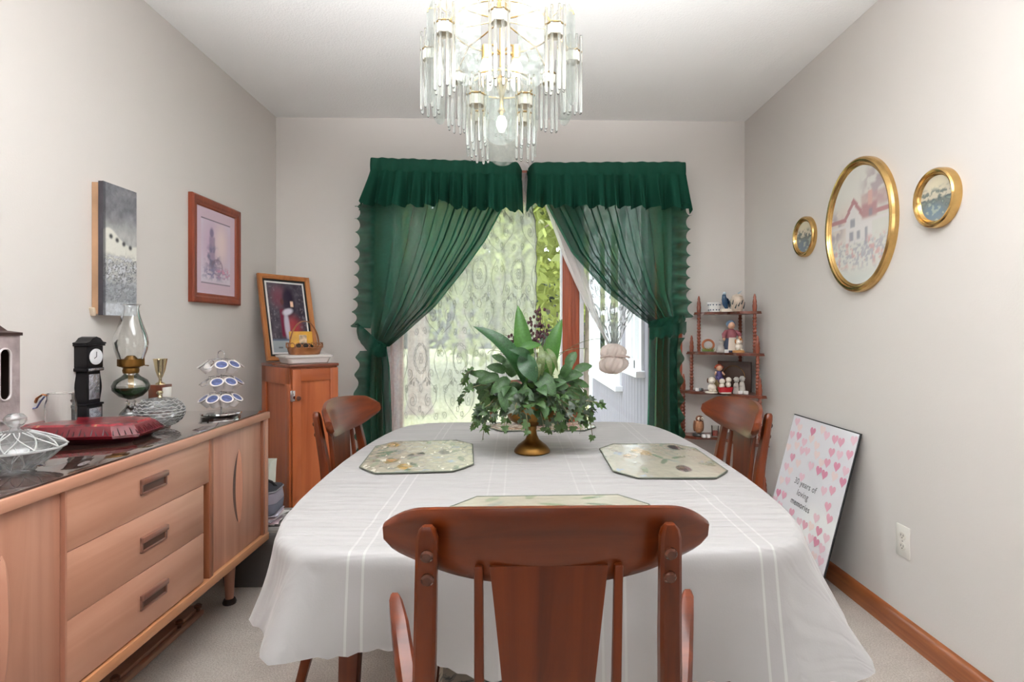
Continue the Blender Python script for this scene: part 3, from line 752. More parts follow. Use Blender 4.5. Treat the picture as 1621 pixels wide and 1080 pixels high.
# peg rail lying under the sideboard
pr = thing('peg_rail', 'wooden rail with knobs lying on the carpet under the sideboard', 'rail', (-1.285, 1.3, .004))
PK = wood('rail_wood', rgb(150, 104, 82), rgb(190, 146, 120), 'y', .4, .7)
part(MB().b2((-.06, -.2, 0), (.018, 1.015, .028), .003), 'board', PK, pr)
part(MB().b2((.020, -.2, 0), (.040, 1.0, .018), .003), 'batten', PK, pr)
for yy in (.18, .52, .86, .985):
    part(MB().lathe([(0, 0), (.006, 0), (.007, .012), (.014, .018), (.014, .026), (.008, .031), (0, .031)], 14, (.024, yy, .016)), 'knob', wood('knob_wood', rgb(90, 52, 36), rgb(124, 76, 54), 'z', .35), pr)

# ------------------------------------------------------------------ things on the sideboard
def on_sb(u, v): return atz(u, v, ZS)
M_CUT = thin_glass('cut_crystal', (.96, .97, .97, 1), .22, .04, milk=.10); M_RIDGE = thin_glass('crystal_ridge', (.98, .99, .99, 1), .40, .05, milk=.75)
# carved red box
p = on_sb(150, 694)
rb = thing('carved_box', 'flat red carved eight-sided box with shallow lid on the sideboard', 'box', (p.x, p.y - .02, p.z), rz=.10)
rb.scale = (1, .86, 1)
def octo(w, d, cx, cy): return [(-w, -d + cy), (-w + cx, -d), (w - cx, -d), (w, -d + cy), (w, d - cy), (w - cx, d), (-w + cx, d), (-w, d - cy)]
def octring(w, d, c, z): return [Vector((x, y, z)) for x, y in octo(w, d, c, c * .7)]
def redlac():
    m, nt, b = new_mat('carved_red_lacquer'); N = nt.nodes; L = nt.links; setp(b, Roughness=.28, Coat_Weight=.6)
    tc = N.new('ShaderNodeTexCoord'); v = N.new('ShaderNodeTexVoronoi'); v.inputs['Scale'].default_value = 55; v.feature = 'DISTANCE_TO_EDGE'
    n = N.new('ShaderNodeTexNoise'); n.inputs['Scale'].default_value = 45; n.inputs['Detail'].default_value = 4
    r = N.new('ShaderNodeValToRGB'); E_ = r.color_ramp.elements
    E_[0].position = .36; E_[0].color = rgb(52, 8, 14); E_[1].position = .5; E_[1].color = rgb(142, 22, 40)
    e = E_.new(.62); e.color = rgb(158, 36, 48); e = E_.new(.68); e.color = rgb(176, 132, 96)
    L.new(tc.outputs['Object'], v.inputs['Vector']); L.new(tc.outputs['Object'], n.inputs['Vector']); L.new(n.outputs['Fac'], r.inputs['Fac']); L.new(r.outputs['Color'], b.inputs['Base Color'])
    bp = N.new('ShaderNodeBump'); bp.inputs['Strength'].default_value = .8; bp.inputs['Distance'].default_value = .006
    L.new(n.outputs['Fac'], bp.inputs['Height']); L.new(bp.outputs['Normal'], b.inputs['Normal']); return m
M_REDC = redlac(); M_RED = plain('red_lacquer', rgb(104, 12, 26), .25, Coat_Weight=.6)
M_DKRED = plain('dark_red_lacquer', rgb(48, 8, 14), .4)
part(MB().loft([octring(.165, .108, .05, .012), octring(.176, .119, .055, .018), octring(.180, .123, .058, .026), octring(.158, .103, .050, .050), octring(.154, .100, .048, .053)]), 'lid', M_RED, rb, smooth=False)
part(MB().loft([octring(.150, .096, .045, 0), octring(.160, .103, .048, .013)]), 'base', M_DKRED, rb, smooth=False)
part(MB().loft([octring(.1535, .0995, .0475, .0525), octring(.146, .093, .045, .0585)]), 'carved_panel', M_REDC, rb, smooth=False)
gr = MB()
oc0 = octring(.1785, .1218, .057, .0282); oc1 = octring(.1605, .1055, .051, .0485)
for k in range(8):
    a0, a1 = oc0[k], oc0[(k + 1) % 8]; b0, b1 = oc1[k], oc1[(k + 1) % 8]; nn = max(3, int((a1 - a0).length / .017))
    for j in range(nn + 1):
        t = j / nn; ts = .5 + (t - .5) * .92
        A = a0.lerp(a1, ts); B = b0.lerp(b1, .5 + (t - .5) * (.98 if j % 2 else .8)); out = Vector((A.x, A.y, 0)).normalized() * .0008 + Vector((0, 0, .0008))
        gr.bar(A + out, (A.lerp(B, .85 if j % 2 else .55)) + out, .0035, .0015, up=(A.x, A.y, .05), w2=.0012)
o = part(gr, 'carved_grooves', M_DKRED, rb, smooth=False); o['kind'] = 'stuff'
# small crystal dish with lid
def facet(n, amp, zf=0): return lambda a, z, k: 1 + amp * math.sin(n * a + (PI if k % 2 else 0)) * (1 if k > 1 else 0)
p = on_sb(253, 676)
cd = thing('crystal_dish', 'round crystal dish with small knob lid in front of the trophy', 'dish', p)
cd.scale = (.95, .95, .98)
prof = [(0, .004), (.030, 0), (.036, .004)] + [(.036 + .044 * math.sin(PI / 2 * t), .005 + .047 * (1 - math.cos(PI / 2 * t)) ** .8) for t in [k / 6 for k in range(1, 7)]] + [(.080, .054)]
part(MB().lathe(prof + [(.072, .050), (.060, .026), (.03, .010), (0, .009)], 48, ripple=lambda a, z, k: 1 + (.045 * math.sin(14 * a + (PI if k % 2 else 0)) if 3 <= k <= 8 else 0)), 'bowl', M_CUT, cd, smooth=False)
lp = [(.080, .0545)] + [(.080 * math.cos(PI / 2 * t * .94), .0545 + .052 * math.sin(PI / 2 * t)) for t in [k / 7 for k in range(1, 8)]] + [(0, .107)]
part(MB().lathe([(.074, .0545)] + lp + [(0, .100), (.04, .090), (.068, .062)], 48, ripple=lambda a, z, k: 1 + (.045 * math.sin(14 * a + (PI if k % 2 else 0)) if 2 <= k <= 6 else 0), close=False), 'lid', M_CUT, cd, smooth=False)
part(MB().lathe([(.009, .106), (.006, .110), (.005, .113), (.010, .119), (.011, .124), (.007, .129), (0, .130)], 20), 'knob', plain('gilt_knob', rgb(190, 176, 140), .15, .9), cd)
rg = MB()
def dish_r(z): return .0815 * math.sqrt(max(.04, 1 - ((z - .054) / .056) ** 2))
for q in range(9):
    z0 = .010 + .0105 * q
    rg.tube([(dish_r(z0) * 1.002 * math.cos(b), dish_r(z0) * 1.002 * math.sin(b), z0 + .0042 * abs(math.sin(9 * b + (PI / 2 if q % 2 else 0)))) for b in [2 * PI * k / 108 for k in range(108)]], .0013, 4, closed=True)
part(rg, 'cut_ridges', M_RIDGE, cd, kind='stuff')
part(MB().tube([(.0815 * math.cos(2 * PI * k / 48), .0815 * math.sin(2 * PI * k / 48), .0545) for k in range(48)], .0016, 6, closed=True), 'rim', M_RIDGE, cd)
# big cut-glass candy dish near the camera
p = on_sb(24, 748)
cg = thing('candy_dish', 'large cut glass candy dish with faceted ball knob, nearest on the sideboard', 'dish', p)
R_ = .092
prof = [(0, .006), (.034, 0), (.040, .006), (.036, .012)] + [(.036 + (R_ - .036) * (t ** .75), .012 + .042 * t) for t in [k / 7 for k in range(1, 8)]]
part(MB().lathe(prof + [(R_ - .006, .054), (.06, .032), (.03, .018), (0, .016)], 64, ripple=lambda a, z, k: 1 + (.045 * math.cos(8 * a + (PI if k % 2 else 0)) if 4 <= k <= 9 else 0)), 'bowl', M_CUT, cg, smooth=False)
lp = [(R_ + .003, .0545), (R_ + .003, .060)] + [(R_ * (1 - t) ** .8 * .98 + .010, .060 + .040 * t ** .8) for t in [k / 7 for k in range(1, 8)]]
part(MB().lathe([(R_ - .005, .0545)] + lp + [(0, .1005), (0, .094), (.045, .082), (R_ - .012, .060)], 64, ripple=lambda a, z, k: 1 + (.035 * math.cos(8 * a + (PI if k % 2 else 0)) if 4 <= k <= 8 else 0)), 'lid', M_CUT, cg, smooth=False)
kb = MB(); kb.lathe([(.012, .100), (.008, .107), (.016, .113), (.022, .122), (.022, .130), (.015, .139), (0, .142)], 10); part(kb, 'knob', M_CUT, cg, smooth=False)
rg = MB()
bowl_r = lambda t: .036 + (R_ - .036) * (t ** .75)
for k in range(12):
    a0 = 2 * PI * k / 12
    for sg in (1, -1):
        rg.tube([((bowl_r(t) + .001) * math.cos(a0 + sg * .26 * t), (bowl_r(t) + .001) * math.sin(a0 + sg * .26 * t), .012 + .042 * t) for t in [q / 8 for q in range(9)]], .0016, 4)
        rg.tube([((R_ * (1 - t) ** .8 * .98 + .010) * math.cos(a0 + sg * .5 * t), (R_ * (1 - t) ** .8 * .98 + .010) * math.sin(a0 + sg * .5 * t), .0615 + .040 * t ** .8) for t in [q / 8 * .85 for q in range(9)]], .0016, 4)
part(rg, 'cut_ridges', M_RIDGE, cg, kind='stuff')
part(MB().tube([((R_ + .003) * math.cos(2 * PI * k / 60), (R_ + .003) * math.sin(2 * PI * k / 60), .0575) for k in range(60)], .0030, 6, closed=True), 'rim', M_RIDGE, cg)
# miniature longcase clock
p = on_sb(140, 681)
ck = thing('miniature_clock', 'small black longcase clock with silvered dial beside the oil lamp', 'clock', (p.x - .002, p.y, ZS), rz=math.radians(86))
M_DK = plain('black_lacquer', rgb(14, 11, 15), .35, Specular_IOR_Level=.3)
M_SILV = plain('silvered_metal', rgb(196, 196, 206), .25, .8, bump=.5, bscale=90, var=.35, vscale=40)
part(MB().b2((-.036, -.028, 0), (.036, .028, .008), .002).b2((-.033, -.025, .008), (.033, .025, .085), .002).b2((-.036, -.028, .085), (.036, .028, .092), .002), 'base', M_DK, ck)
wa = []
for k in range(9):
    t = k / 8; w = .030 - .004 * math.cos(2 * PI * t) - .001; z = .092 + .108 * t
    wa.append([Vector((-w, -.022, z)), Vector((w, -.022, z)), Vector((w, .022, z)), Vector((-w, .022, z))])
part(MB().loft(wa), 'waist', M_DK, ck)
part(MB().b2((-.037, -.028, .20), (.037, .028, .212), .003).b2((-.034, -.026, .212), (.034, .026, .285), .002).b2((-.04, -.030, .285), (.04, .030, .292), .002), 'hood', M_DK, ck)
hp = [(-.041, .292), (.041, .292), (.041, .297), (.028, .300), (.016, .312), (.0, .317), (-.016, .312), (-.028, .300), (-.041, .297)]
part(MB().prism(hp, .062, Matrix(((1, 0, 0, 0), (0, 0, 1, -.031), (0, 1, 0, 0), (0, 0, 0, 1)))), 'pediment', M_DK, ck)
dl = part(MB().lathe([(.024, 0), (.027, .002), (.027, .004), (.022, .0045), (0, .0045)], 28, M=Matrix.Translation((0, -.026, .249)) @ Matrix.Rotation(PI / 2, 4, 'X')), 'dial', plain('white_dial', rgb(226, 226, 230), .3), ck)
part(MB().bar((0, -.0312, .249), (0, -.0312, .266), .0018, .0008, up=(0, 1, 0)).bar((0, -.0312, .249), (-.010, -.0312, .243), .0018, .0008, up=(0, 1, 0)), 'hands', M_BLACK, dl, smooth=False)
part(MB().b2((-.022, -.0235, .105), (.022, -.0215, .19), .001), 'waist_plate', M_SILV, ck)
part(MB().b2((-.025, -.0275, .018), (.025, -.0248, .076), .001).b2((-.03, -.0295, .202), (.03, -.0275, .21), .001), 'base_plate', M_SILV, ck)
# oil lamp
p = on_sb(210, 672)
ol = thing('oil_lamp', 'clear glass oil lamp with tall chimney and dark green oil behind the crystal dish', 'lamp', (-1.372, 2.06, ZS))
part(MB().lathe([(0, .0), (.056, 0), (.057, .010), (.050, .014), (.046, .024), (.030, .050), (.016, .066), (.012, .076), (.017, .084), (.010, .092), (0, .092)], 10), 'foot', glass('pressed_glass', (.97, .98, .97, 1), .02), ol, smooth=False)
part(MB().lathe([(.0, .092), (.012, .093), (.036, .104), (.056, .126), (.058, .142), (.050, .160), (.030, .174), (.022, .182), (.021, .190)], 36), 'font', M_THIN, ol)
part(MB().lathe([(0, .094), (.012, .095), (.035, .106), (.054, .127), (.0555, .137), (0, .137)], 36), 'oil', plain('green_lamp_oil', rgb(24, 62, 22), .08), ol)
bu = part(MB().lathe([(0, .186), (.024, .186), (.026, .196), (.024, .204), (.030, .208), (.037, .210), (.037, .214), (.030, .220), (.022, .236), (.012, .248), (0, .250)], 28), 'burner', M_BRASS_OLD, ol)
part(MB().lathe([(.038, .212), (.041, .212), (.041, .236), (.0395, .236)], 28).tube([(-.045, 0, .230), (-.047, 0, .214), (-.038, 0, .211)], .002, 6).tube([(.045, 0, .240), (.047, 0, .214), (.062, 0, .212)], .002, 6), 'gallery', M_BRASS_OLD, bu)
part(MB().b2((-.009, -.0015, .110), (.009, .0015, .19)), 'wick', plain('cotton_wick', rgb(196, 160, 104), .9), ol)
cp = [(.038, .214), (.039, .236), (.050, .268), (.054, .292), (.049, .322), (.036, .360), (.027, .392), (.024, .412), (.027, .424), (.030, .426)]
cz = lambda z: .214 + (z - .214) * (.215 / .212)
part(MB().lathe([(r, cz(z)) for r, z in cp], 40), 'chimney', M_THIN, ol)
part(MB().lathe([(.029, cz(.4255)), (.031, cz(.427)), (.029, cz(.4285)), (.0275, cz(.427)), (.029, cz(.4255))], 36), 'chimney_rim', M_GLASS, ol)
# trophy
p = on_sb(246, 661)
tr = thing('trophy', 'small silver-gold trophy cup on a square wooden base', 'trophy', (p.x, p.y + .03, ZS), rz=math.radians(82))
part(MB().b2((-.028, -.028, 0), (.028, .028, .125), .002), 'base', wood('trophy_base', rgb(84, 40, 26), rgb(120, 62, 40), 'z', .3), tr)
part(MB().b2((-.024, -.0305, .04), (.024, -.028, .115), .0008), 'plate', plain('engraved_plate', rgb(236, 228, 220), .25, .4), tr)
part(MB().lathe([(0, .125), (.017, .125), (.016, .130), (.006, .136), (.005, .148), (.010, .158), (.017, .180), (.024, .222), (.026, .226), (.024, .226), (.016, .182), (0, .16)], 28), 'cup', plain('trophy_gilt', rgb(216, 198, 160), .15, 1.0), tr)
# glass jar with ribbon handle
p = Vector((-1.412, 1.80, ZS))
jr = thing('glass_jar', 'clear glass jar with blue and orange ribbon round its neck', 'jar', p)
part(MB().lathe([(0, .002), (.036, 0), (.040, .006), (.040, .110), (.037, .122), (.035, .128), (.035, .142), (.037, .144), (.033, .144), (.033, .126), (.037, .110), (.037, .008), (0, .006)], 32), 'jar_body', M_GLASS, jr)
part(MB().tube([(-.028, -.018, .138), (-.040, -.018, .142), (-.058, -.017, .130), (-.068, -.016, .108), (-.070, -.016, .094)], .006, 8, flat=.35), 'ribbon', plain('orange_ribbon', rgb(170, 112, 72), .8), jr, label='orange ribbon')
part(MB().tube([(-.030, -.024, .136), (-.040, -.026, .122), (-.052, -.026, .102), (-.064, -.024, .100), (-.074, -.02, .084), (-.072, -.02, .108)], .005, 8, flat=.35), 'ribbon', plain('blue_ribbon', rgb(88, 96, 140), .8), jr, label='blue ribbon')
# house-shaped metal lantern at the frame edge
lt = thing('metal_lantern', 'weathered pinkish metal lantern with slot windows and dark peaked roof', 'lantern', (-1.366, 1.452, ZS), rz=math.radians(89))
M_LAN = plain('weathered_pink_metal', rgb(168, 152, 152), .5, .35, bump=.4, bscale=60, var=.2, vscale=25)
part(MB().b2((-.09, -.07, 0), (.09, .07, .012), .003).b2((-.08, -.06, .012), (.08, .06, .105), .002).b2((-.088, -.068, .105), (.088, .068, .115), .003), 'plinth', M_LAN, lt)
fb = MB()
def slot_wall(mb, w, z0, z1, slots, sw, sz0, sz1, M):
    """plate with round-ended slots cut through, as strips"""
    xs = [-w]; 
    for s in slots: xs += [s - sw, s + sw]
    xs.append(w)
    for k in range(0, len(xs), 2): mb.box(M @ Vector(((xs[k] + xs[k + 1]) / 2, 0, (z0 + z1) / 2)), (xs[k + 1] - xs[k], .004, z1 - z0), rot=M.to_3x3().to_4x4())
    for s in slots:
        for (za, zb, up) in ((z0, sz0, 1), (sz1, z1, -1)):
            n = 8; arc = []
            for k in range(n + 1):
                a = PI * k / n; arc.append((s + sw * math.cos(a), (sz0 + sw - sw * math.sin(a)) if up == 1 else (sz1 - sw + sw * math.sin(a))))
            pts = ([(s - sw, za), (s + sw, za)] + arc) if up == 1 else (arc + [(s - sw, zb), (s + sw, zb)])
            mb.prism(pts, .004, M @ Matrix(((1, 0, 0, 0), (0, 0, 1, -.002), (0, 1, 0, 0), (0, 0, 0, 1))))
slot_wall(fb, .078, .115, .325, [-.034, .034], .016, .160, .292, Matrix.Translation((0, -.058, 0)))
fb.b2((.074, -.058, .115), (.078, .058, .325)).b2((-.078, -.058, .115), (-.074, .058, .325)).b2((-.078, .056, .115), (.078, .060, .325))
part(fb, 'lantern_body', M_LAN, lt, smooth=False)
part(MB().b2((-.073, .040, .118), (.073, .0555, .322)).b2((-.0735, -.05, .118), (-.070, .04, .322)).b2((.070, -.05, .118), (.0735, .04, .322)), 'shade_lining', plain('inner_shade_brown', rgb(48, 30, 22), .8), lt, smooth=False)  # added sheets, dark brown standing in for the shade inside the lantern
for sx in (-.034, .034):
    lp_ = [(sx + .016 * math.cos(a), -.0615, .276 + .016 * math.sin(a)) for a in [PI * k / 10 for k in range(11)]] + [(sx - .016 * math.cos(a), -.0615, .176 - .016 * math.sin(a)) for a in [PI * k / 10 for k in range(11)]]
    part(MB().tube(lp_, .0025, 6, closed=True), 'slot_rim', plain('pale_rim', rgb(214, 204, 204), .4, .3), lt)
part(MB().lathe([(0, .116), (.032, .116), (.032, .25), (0, .252)], 20), 'candle', plain('amber_candle', rgb(150, 74, 34), .5), lt)
rf = MB(); rf.loft([[Vector((x * w, y * d, z)) for x, y in ((-1, -1), (1, -1), (1, 1), (-1, 1))] for w, d, z in ((.082, .064, .325), (.082, .064, .333), (.060, .044, .338), (.030, .022, .372), (.012, .009, .38))])
part(rf, 'roof', plain('dark_patina_metal', rgb(70, 50, 46), .45, .5), lt, smooth=False)
part(MB().tube([(.018 * math.cos(a), 0, .395 + .018 * math.sin(a)) for a in [2 * PI * k / 20 for k in range(20)]], .002, 6, closed=True), 'ring', MATS['dark_patina_metal'], lt)
# coffee pod carousel
p = on_sb(350, 656)
car = thing('pod_carousel', 'chrome wire carousel for coffee pods at the end of the sideboard', 'rack', (p.x, p.y, ZS))
part(MB().lathe([(0, 0), (.072, 0), (.075, .004), (.074, .009), (.060, .013), (.02, .016), (0, .016)], 40), 'base', M_CHROME, car)
part(MB().tube([(0, 0, .012), (0, 0, .225)], .003, 8).tube([(-.013, 0, .222), (-.014, 0, .240), (-.010, 0, .252), (0, 0, .256), (.010, 0, .252), (.014, 0, .240), (.013, 0, .222)], .0022, 8), 'post', M_CHROME, car)
pods = []
TZ = (.078, .144, .212)
ringm = MB()
for zi, z in enumerate(TZ):
    rg = MB(); rg.tube([(.022 * math.cos(a), .022 * math.sin(a), z + .010) for a in [2 * PI * k / 24 for k in range(24)]], .0018, 6, closed=True)
    for k in range(8):
        a = 2 * PI * k / 8 + zi * .25; ca, sa = math.cos(a), math.sin(a)
        c = Vector((.062 * ca, .062 * sa, z - .012)); n = Vector((.62 * ca, .62 * sa, .78)).normalized(); e1 = Vector((-sa, ca, 0)); e2 = n.cross(e1)
        loop = [c + e1 * .0215 * math.cos(b) + e2 * .0215 * math.sin(b) for b in [2 * PI * q / 16 for q in range(16)]]
        rg.tube(loop, .0013, 5, closed=True)
        rg.tube([(.022 * ca, .022 * sa, z + .010), (.045 * ca, .045 * sa, z + .008), tuple(c - e2 * .0215) if (c - e2 * .0215).z > (c + e2 * .0215).z else tuple(c + e2 * .0215)], .0013, 5)
        pods.append((zi, k, c, n, a))
    part(rg, 'wire_tier', M_CHROME, car)
M_POD = plain('pod_cup', rgb(226, 218, 214), .45); M_FOIL = plain('pod_foil_blue', rgb(94, 104, 148), .35, .2, var=.45, vscale=60)
podlist = []
def proj_u(q):
    d = np.array(q) - _O; return float((d @ _R) / (d @ _Fw))
proto = None; pl_ = [('upper', 'topmost'), ('middle', 'middle'), ('lower', 'lowest')]
skip = {(2, 4), (2, 5), (2, 3), (1, 4), (1, 3), (1, 5), (2, 2)}
for (zi, k, c, n, a) in pods:
    av = (a - math.atan2(-p.y, -p.x)) ; av = math.atan2(math.sin(av), math.cos(av))   # angle from the viewer's side
    if math.cos(av) < -.55: continue
    if zi == 2 and -1.35 < av < -.45: continue
    if zi == 1 and av < -1.0: continue
    tier = ('lowest', 'middle', 'topmost')[zi]
    side = 'facing the window wall' if av > .75 else ('facing the table' if av > .05 else ('facing the room' if av > -.75 else 'turned towards the lamp'))
    if proto is None:
        r = thing('coffee_pod', '', 'coffee pod', group='coffee pods in the wire carousel')
        part(MB().lathe([(0, -.036), (.0155, -.036), (.0165, -.034), (.0205, -.001), (.0205, 0), (0, 0)], 24), 'cup', M_POD, r)
        part(MB().lathe([(.0185, .0), (.0245, .0005), (.0250, .0015), (.0240, .0028), (.0190, .0022)], 28), 'rim', M_POD, r)
        part(MB().lathe([(0, .0020), (.0192, .0020), (.0192, .0004), (0, .0004)], 28), 'foil_lid', M_FOIL, r)
        proto = r
    else: r = dup(proto)
    r.location = Vector((p.x, p.y, ZS)) + c + n * .0025
    r.rotation_euler = Vector((0, 0, 1)).rotation_difference(n).to_euler()
    podlist.append((zi, proj_u(r.location), r))

for zi in range(3):
    L_ = sorted([t for t in podlist if t[0] == zi], key=lambda t: t[1]); n = len(L_)
    for k, (_, _, r) in enumerate(L_):
        pos = 'leftmost' if k == 0 else ('rightmost' if k == n - 1 else ('second', 'third', 'fourth', 'fifth')[k - 1] + ' from left')
        r['label'] = f"{pos} white blue-lidded pod in the {('lowest', 'middle', 'topmost')[zi]} tier of the carousel"
# ================================================================== LEFT WALL PICTURES
def wall_quad(x, pts): return [atx(u, v, x) for u, v in pts]
M_PRINT = printed('printed_paper', .35); M_PRINTG = printed('print_under_glass', .2, .6); M_CANV = printed('painted_canvas', .6, 0, .35, 60)
ROT_L = (PI / 2, 0, PI / 2)       # local +z -> world +x, local x -> world +y, local y -> up
ROT_R = (PI / 2, 0, -PI / 2)
def canvas_paint(u, v):
    n = vnoise(u, v * 2.6, 6, 3); n2 = vnoise(u * 1.5, v * 5, 12, 8)
    C = np.ones(u.shape + (3,)) * 0
    g = 95 + 60 * n; C = np.stack([S2Lv(g), S2Lv(g), S2Lv(g + 5)], -1)
    C = lay(C, (196, 196, 192), (1 - sm(v, .60, .80)) * (.5 + .5 * n))
    ridge = .62 + .04 * np.sin(u * 7 + .5) - .1 * sm(u, .5, 1)
    C = lay(C, (226, 224, 214), (1 - sm(v, ridge - .01, ridge + .012)) * sm(v, .40, .46))
    for k, cx in enumerate((.22, .40, .60, .80)): C = lay(C, (60, 60, 62), blob(u, v, cx, .60 - .02 * k, .05, .018, .6))
    C = lay(C, (66, 68, 74), (1 - sm(v, .42 + .03 * n, .47 + .03 * n)) * sm(n2, .38, .55) * (1 - sm(v, .4, .47) * .3))
    C = lay(C, (208, 210, 214), (1 - sm(v, .44, .47)) * sm(n2, .52, .60) * .9)
    C = lay(C, (130, 134, 140), (1 - sm(v, .22, .3)) * .8 * (.6 + .4 * n)); C = lay(C, (218, 222, 228), (1 - sm(v, .07, .12)) * (.4 + .6 * n2))
    C = lay(C, (64, 62, 68), (1 - sm(u, .05, .09)) * .8); return C
def S2Lv(a): a = a / 255.0; return ((a + .055) / 1.055) ** 2.4
q0 = atx(163, 286, XL + .042); q1 = atx(216, 305, XL + .042); q2 = atx(165, 499, XL + .042)
cw = q1.y - q0.y; chh = (q0.z - q2.z)
cv = thing('canvas_painting', 'narrow unframed grey canvas painting of a stone building by the sea', 'painting', (XL + .001, (q0.y + q1.y) / 2, (q0.z + q2.z) / 2))
o = link('painted_face', picture('painted_face', cw, chh, 60, 150, canvas_paint, M_CANV), cv, (.0415, 0, 0), ROT_L)
part(MB().b2((.024, -cw / 2, -chh / 2), (.041, cw / 2, chh / 2), .0015), 'canvas_wrap', plain('dark_painted_edge', rgb(62, 58, 64), .7, var=.3, vscale=12), cv)
part(MB().b2((0, -cw / 2 + .004, -chh / 2 + .004), (.0238, cw / 2 - .004, chh / 2 - .004)), 'stretcher', plain('raw_pine', rgb(178, 140, 108), .8, var=.2, vscale=8), cv)
part(MB().box((.006, -cw / 2, -chh / 2 + .012), (.018, .012, .03), .004, rot=Matrix.Rotation(.3, 4, 'X')), 'folded_corner', plain('raw_canvas', rgb(196, 178, 156), .9), cv)
def frame_rect(mb, w, h, t, d, bev=.004):
    """mitred frame centred on origin in local xy, standing d tall"""
    prof = [(0, 0), (0, d * .8), (t * .15, d), (t * .55, d * .92), (t * .72, d * .72), (t * .9, d * .7), (t, d * .5), (t, 0)]
    rings = []
    for sx, sy in ((-1, -1), (1, -1), (1, 1), (-1, 1)): rings.append([Vector((sx * (w / 2 - q[0]), sy * (h / 2 - q[0]), q[1])) for q in prof])
    rings.append(rings[0]); mb.loft(rings, cap=False); return mb
def tower_print(u, v):
    n = vnoise(u, v * 1.6, 10, 21); n2 = vnoise(u, v * 1.6, 24, 5)
    C = np.ones(u.shape + (3,)) * np.array([S2L(k) for k in (214, 188, 204)])
    ins = rect(u, v, .12, .86, .14, .86, .004); C = lay(C, (228, 218, 230), ins)
    C = lay(C, (206, 176, 202), ins * blob(u, v, .5, .60, .42, .34, .7)); C = lay(C, (238, 214, 214), ins * blob(u, v, .62, .62, .16, .22, .8))
    tw = rect(u, v, .32, .46, .36, .68, .02); C = lay(C, (104, 90, 128), ins * np.maximum(tw * (.55 + .45 * n), blob(u, v, .38, .72, .05, .06, .4)) * .85)
    C = lay(C, (104, 96, 128), ins * blob(u, v, .40, .42, .16, .14, .6) * sm(n, .38, .6))
    d = np.sqrt(((u - .52) / .13) ** 2 + ((v - .33) / .09) ** 2); C = lay(C, (116, 92, 116), ins * np.exp(-((d - 1) / .12) ** 2) * .8)
    an = np.arctan2((v - .33) / .09, (u - .52) / .13); C = lay(C, (116, 92, 116), ins * (d < 1) * (np.abs(np.sin(an * 4)) < .25) * .6)
    C = lay(C, (120, 112, 150), ins * blob(u, v, .5, .25, .36, .07, .7) * sm(n2, .40, .6)); C = lay(C, (214, 150, 176), ins * blob(u, v, .7, .27, .2, .06, .6) * sm(n2, .55, .65))
    bl = np.maximum(rect(u, v, .12, .86, .865, .875, .002), rect(u, v, .12, .86, .125, .135, .002)); C = lay(C, (52, 48, 70), bl)
    return C
a = atx(306, 302, XL + .024); b_ = atx(382, 332, XL + .024); c_ = atx(304, 476, XL + .024)
fw, fh = b_.y - a.y, a.z - c_.z
fr = thing('framed_print', 'mauve print in red-brown wooden frame on the wall above the pod carousel', 'picture', (XL + .001, (a.y + b_.y) / 2, (a.z + c_.z) / 2 - .004), rot=ROT_L)
part(frame_rect(MB(), fw, fh, .045, .024), 'frame', wood('mahogany_frame', rgb(112, 44, 22), rgb(150, 66, 34), 'y', .35, .8), fr, angle=25)
o = link('print', picture('print', fw - .085, fh - .085, 70, 100, tower_print, M_PRINTG), fr, (0, 0, .010))
part(MB().b2((-fw / 2 + .01, -fh / 2 + .01, 0), (fw / 2 - .01, fh / 2 - .01, .006)), 'backing_board', MATS['raw_pine'], fr)

# ================================================================== CORNER CABINET AND WHAT STANDS ON IT
CT = .96
A = atz(459, 578, CT); B = atz(533, 574.5, CT); 
ang = math.atan2(B.y - A.y, B.x - A.x)
wF = (B - A).length + .008; dF = .32
cab = thing('corner_cabinet', 'tall narrow orange-brown wooden cabinet standing in the corner', 'cabinet', ((A.x + B.x) / 2 - .5 * dF * math.sin(ang) * -1 * -1, (A.y + B.y) / 2 + .5 * dF * math.cos(ang), 0), rz=ang)
CB = wood('cabinet_pine', rgb(154, 74, 36), rgb(192, 106, 60), 'z', .32, .6, .4); CBX = wood('cabinet_pine_across', rgb(154, 74, 36), rgb(192, 106, 60), 'x', .32, .6, .4); CBT = wood('cabinet_top', rgb(96, 44, 28), rgb(136, 70, 46), 'x', .25, .6, .5)
hw, hd = wF / 2, dF / 2
part(MB().b2((-hw - .004, -hd - .012, CT - .016), (hw + .004, hd, CT), .005), 'top_board', CBT, cab)
part(MB().b2((-hw + .01, -hd + .004, .02), (hw - .01, hd, CT - .016)), 'carcass', CB, cab)
for s in (-1, 1):   # panelled sides
    x0, x1 = (s * (hw - .01), s * hw)
    part(MB().b2((x0, -hd, .0), (x1, -hd + .045, CT - .016), .002).b2((x0, hd - .05, .0), (x1, hd, CT - .016), .002).b2((x0, -hd, CT - .10), (x1, hd, CT - .016), .002).b2((x0, -hd, 0), (x1, hd, .07), .002), 'side_frame', CB, cab)
dr = part(MB().b2((-hw + .012, -hd - .012, .05), (-hw + .056, -hd + .003, CT - .024), .002).b2((hw - .046, -hd - .012, .05), (hw - .002, -hd + .003, CT - .024), .002), 'door', CB, cab)
for za, zb in ((CT - .085, CT - .024), (.05, .12)): part(MB().b2((-hw + .056, -hd - .0118, za), (hw - .046, -hd + .003, zb), .002), 'door_rail', CBX, dr)
part(MB().b2((-hw + .052, -hd - .004, .11), (hw - .042, -hd + .002, CT - .08)), 'door_panel', CB, dr)
for hz in (.16, CT - .155):
    part(MB().b2((-hw + .000, -hd - .0145, hz - .026), (-hw + .024, -hd - .011, hz + .026), .001).lathe([(0, -.028), (.0045, -.028), (.0045, .028), (0, .028)], 10, (-hw + .008, -hd - .016, hz)), 'hinge', M_CHROME, cab)
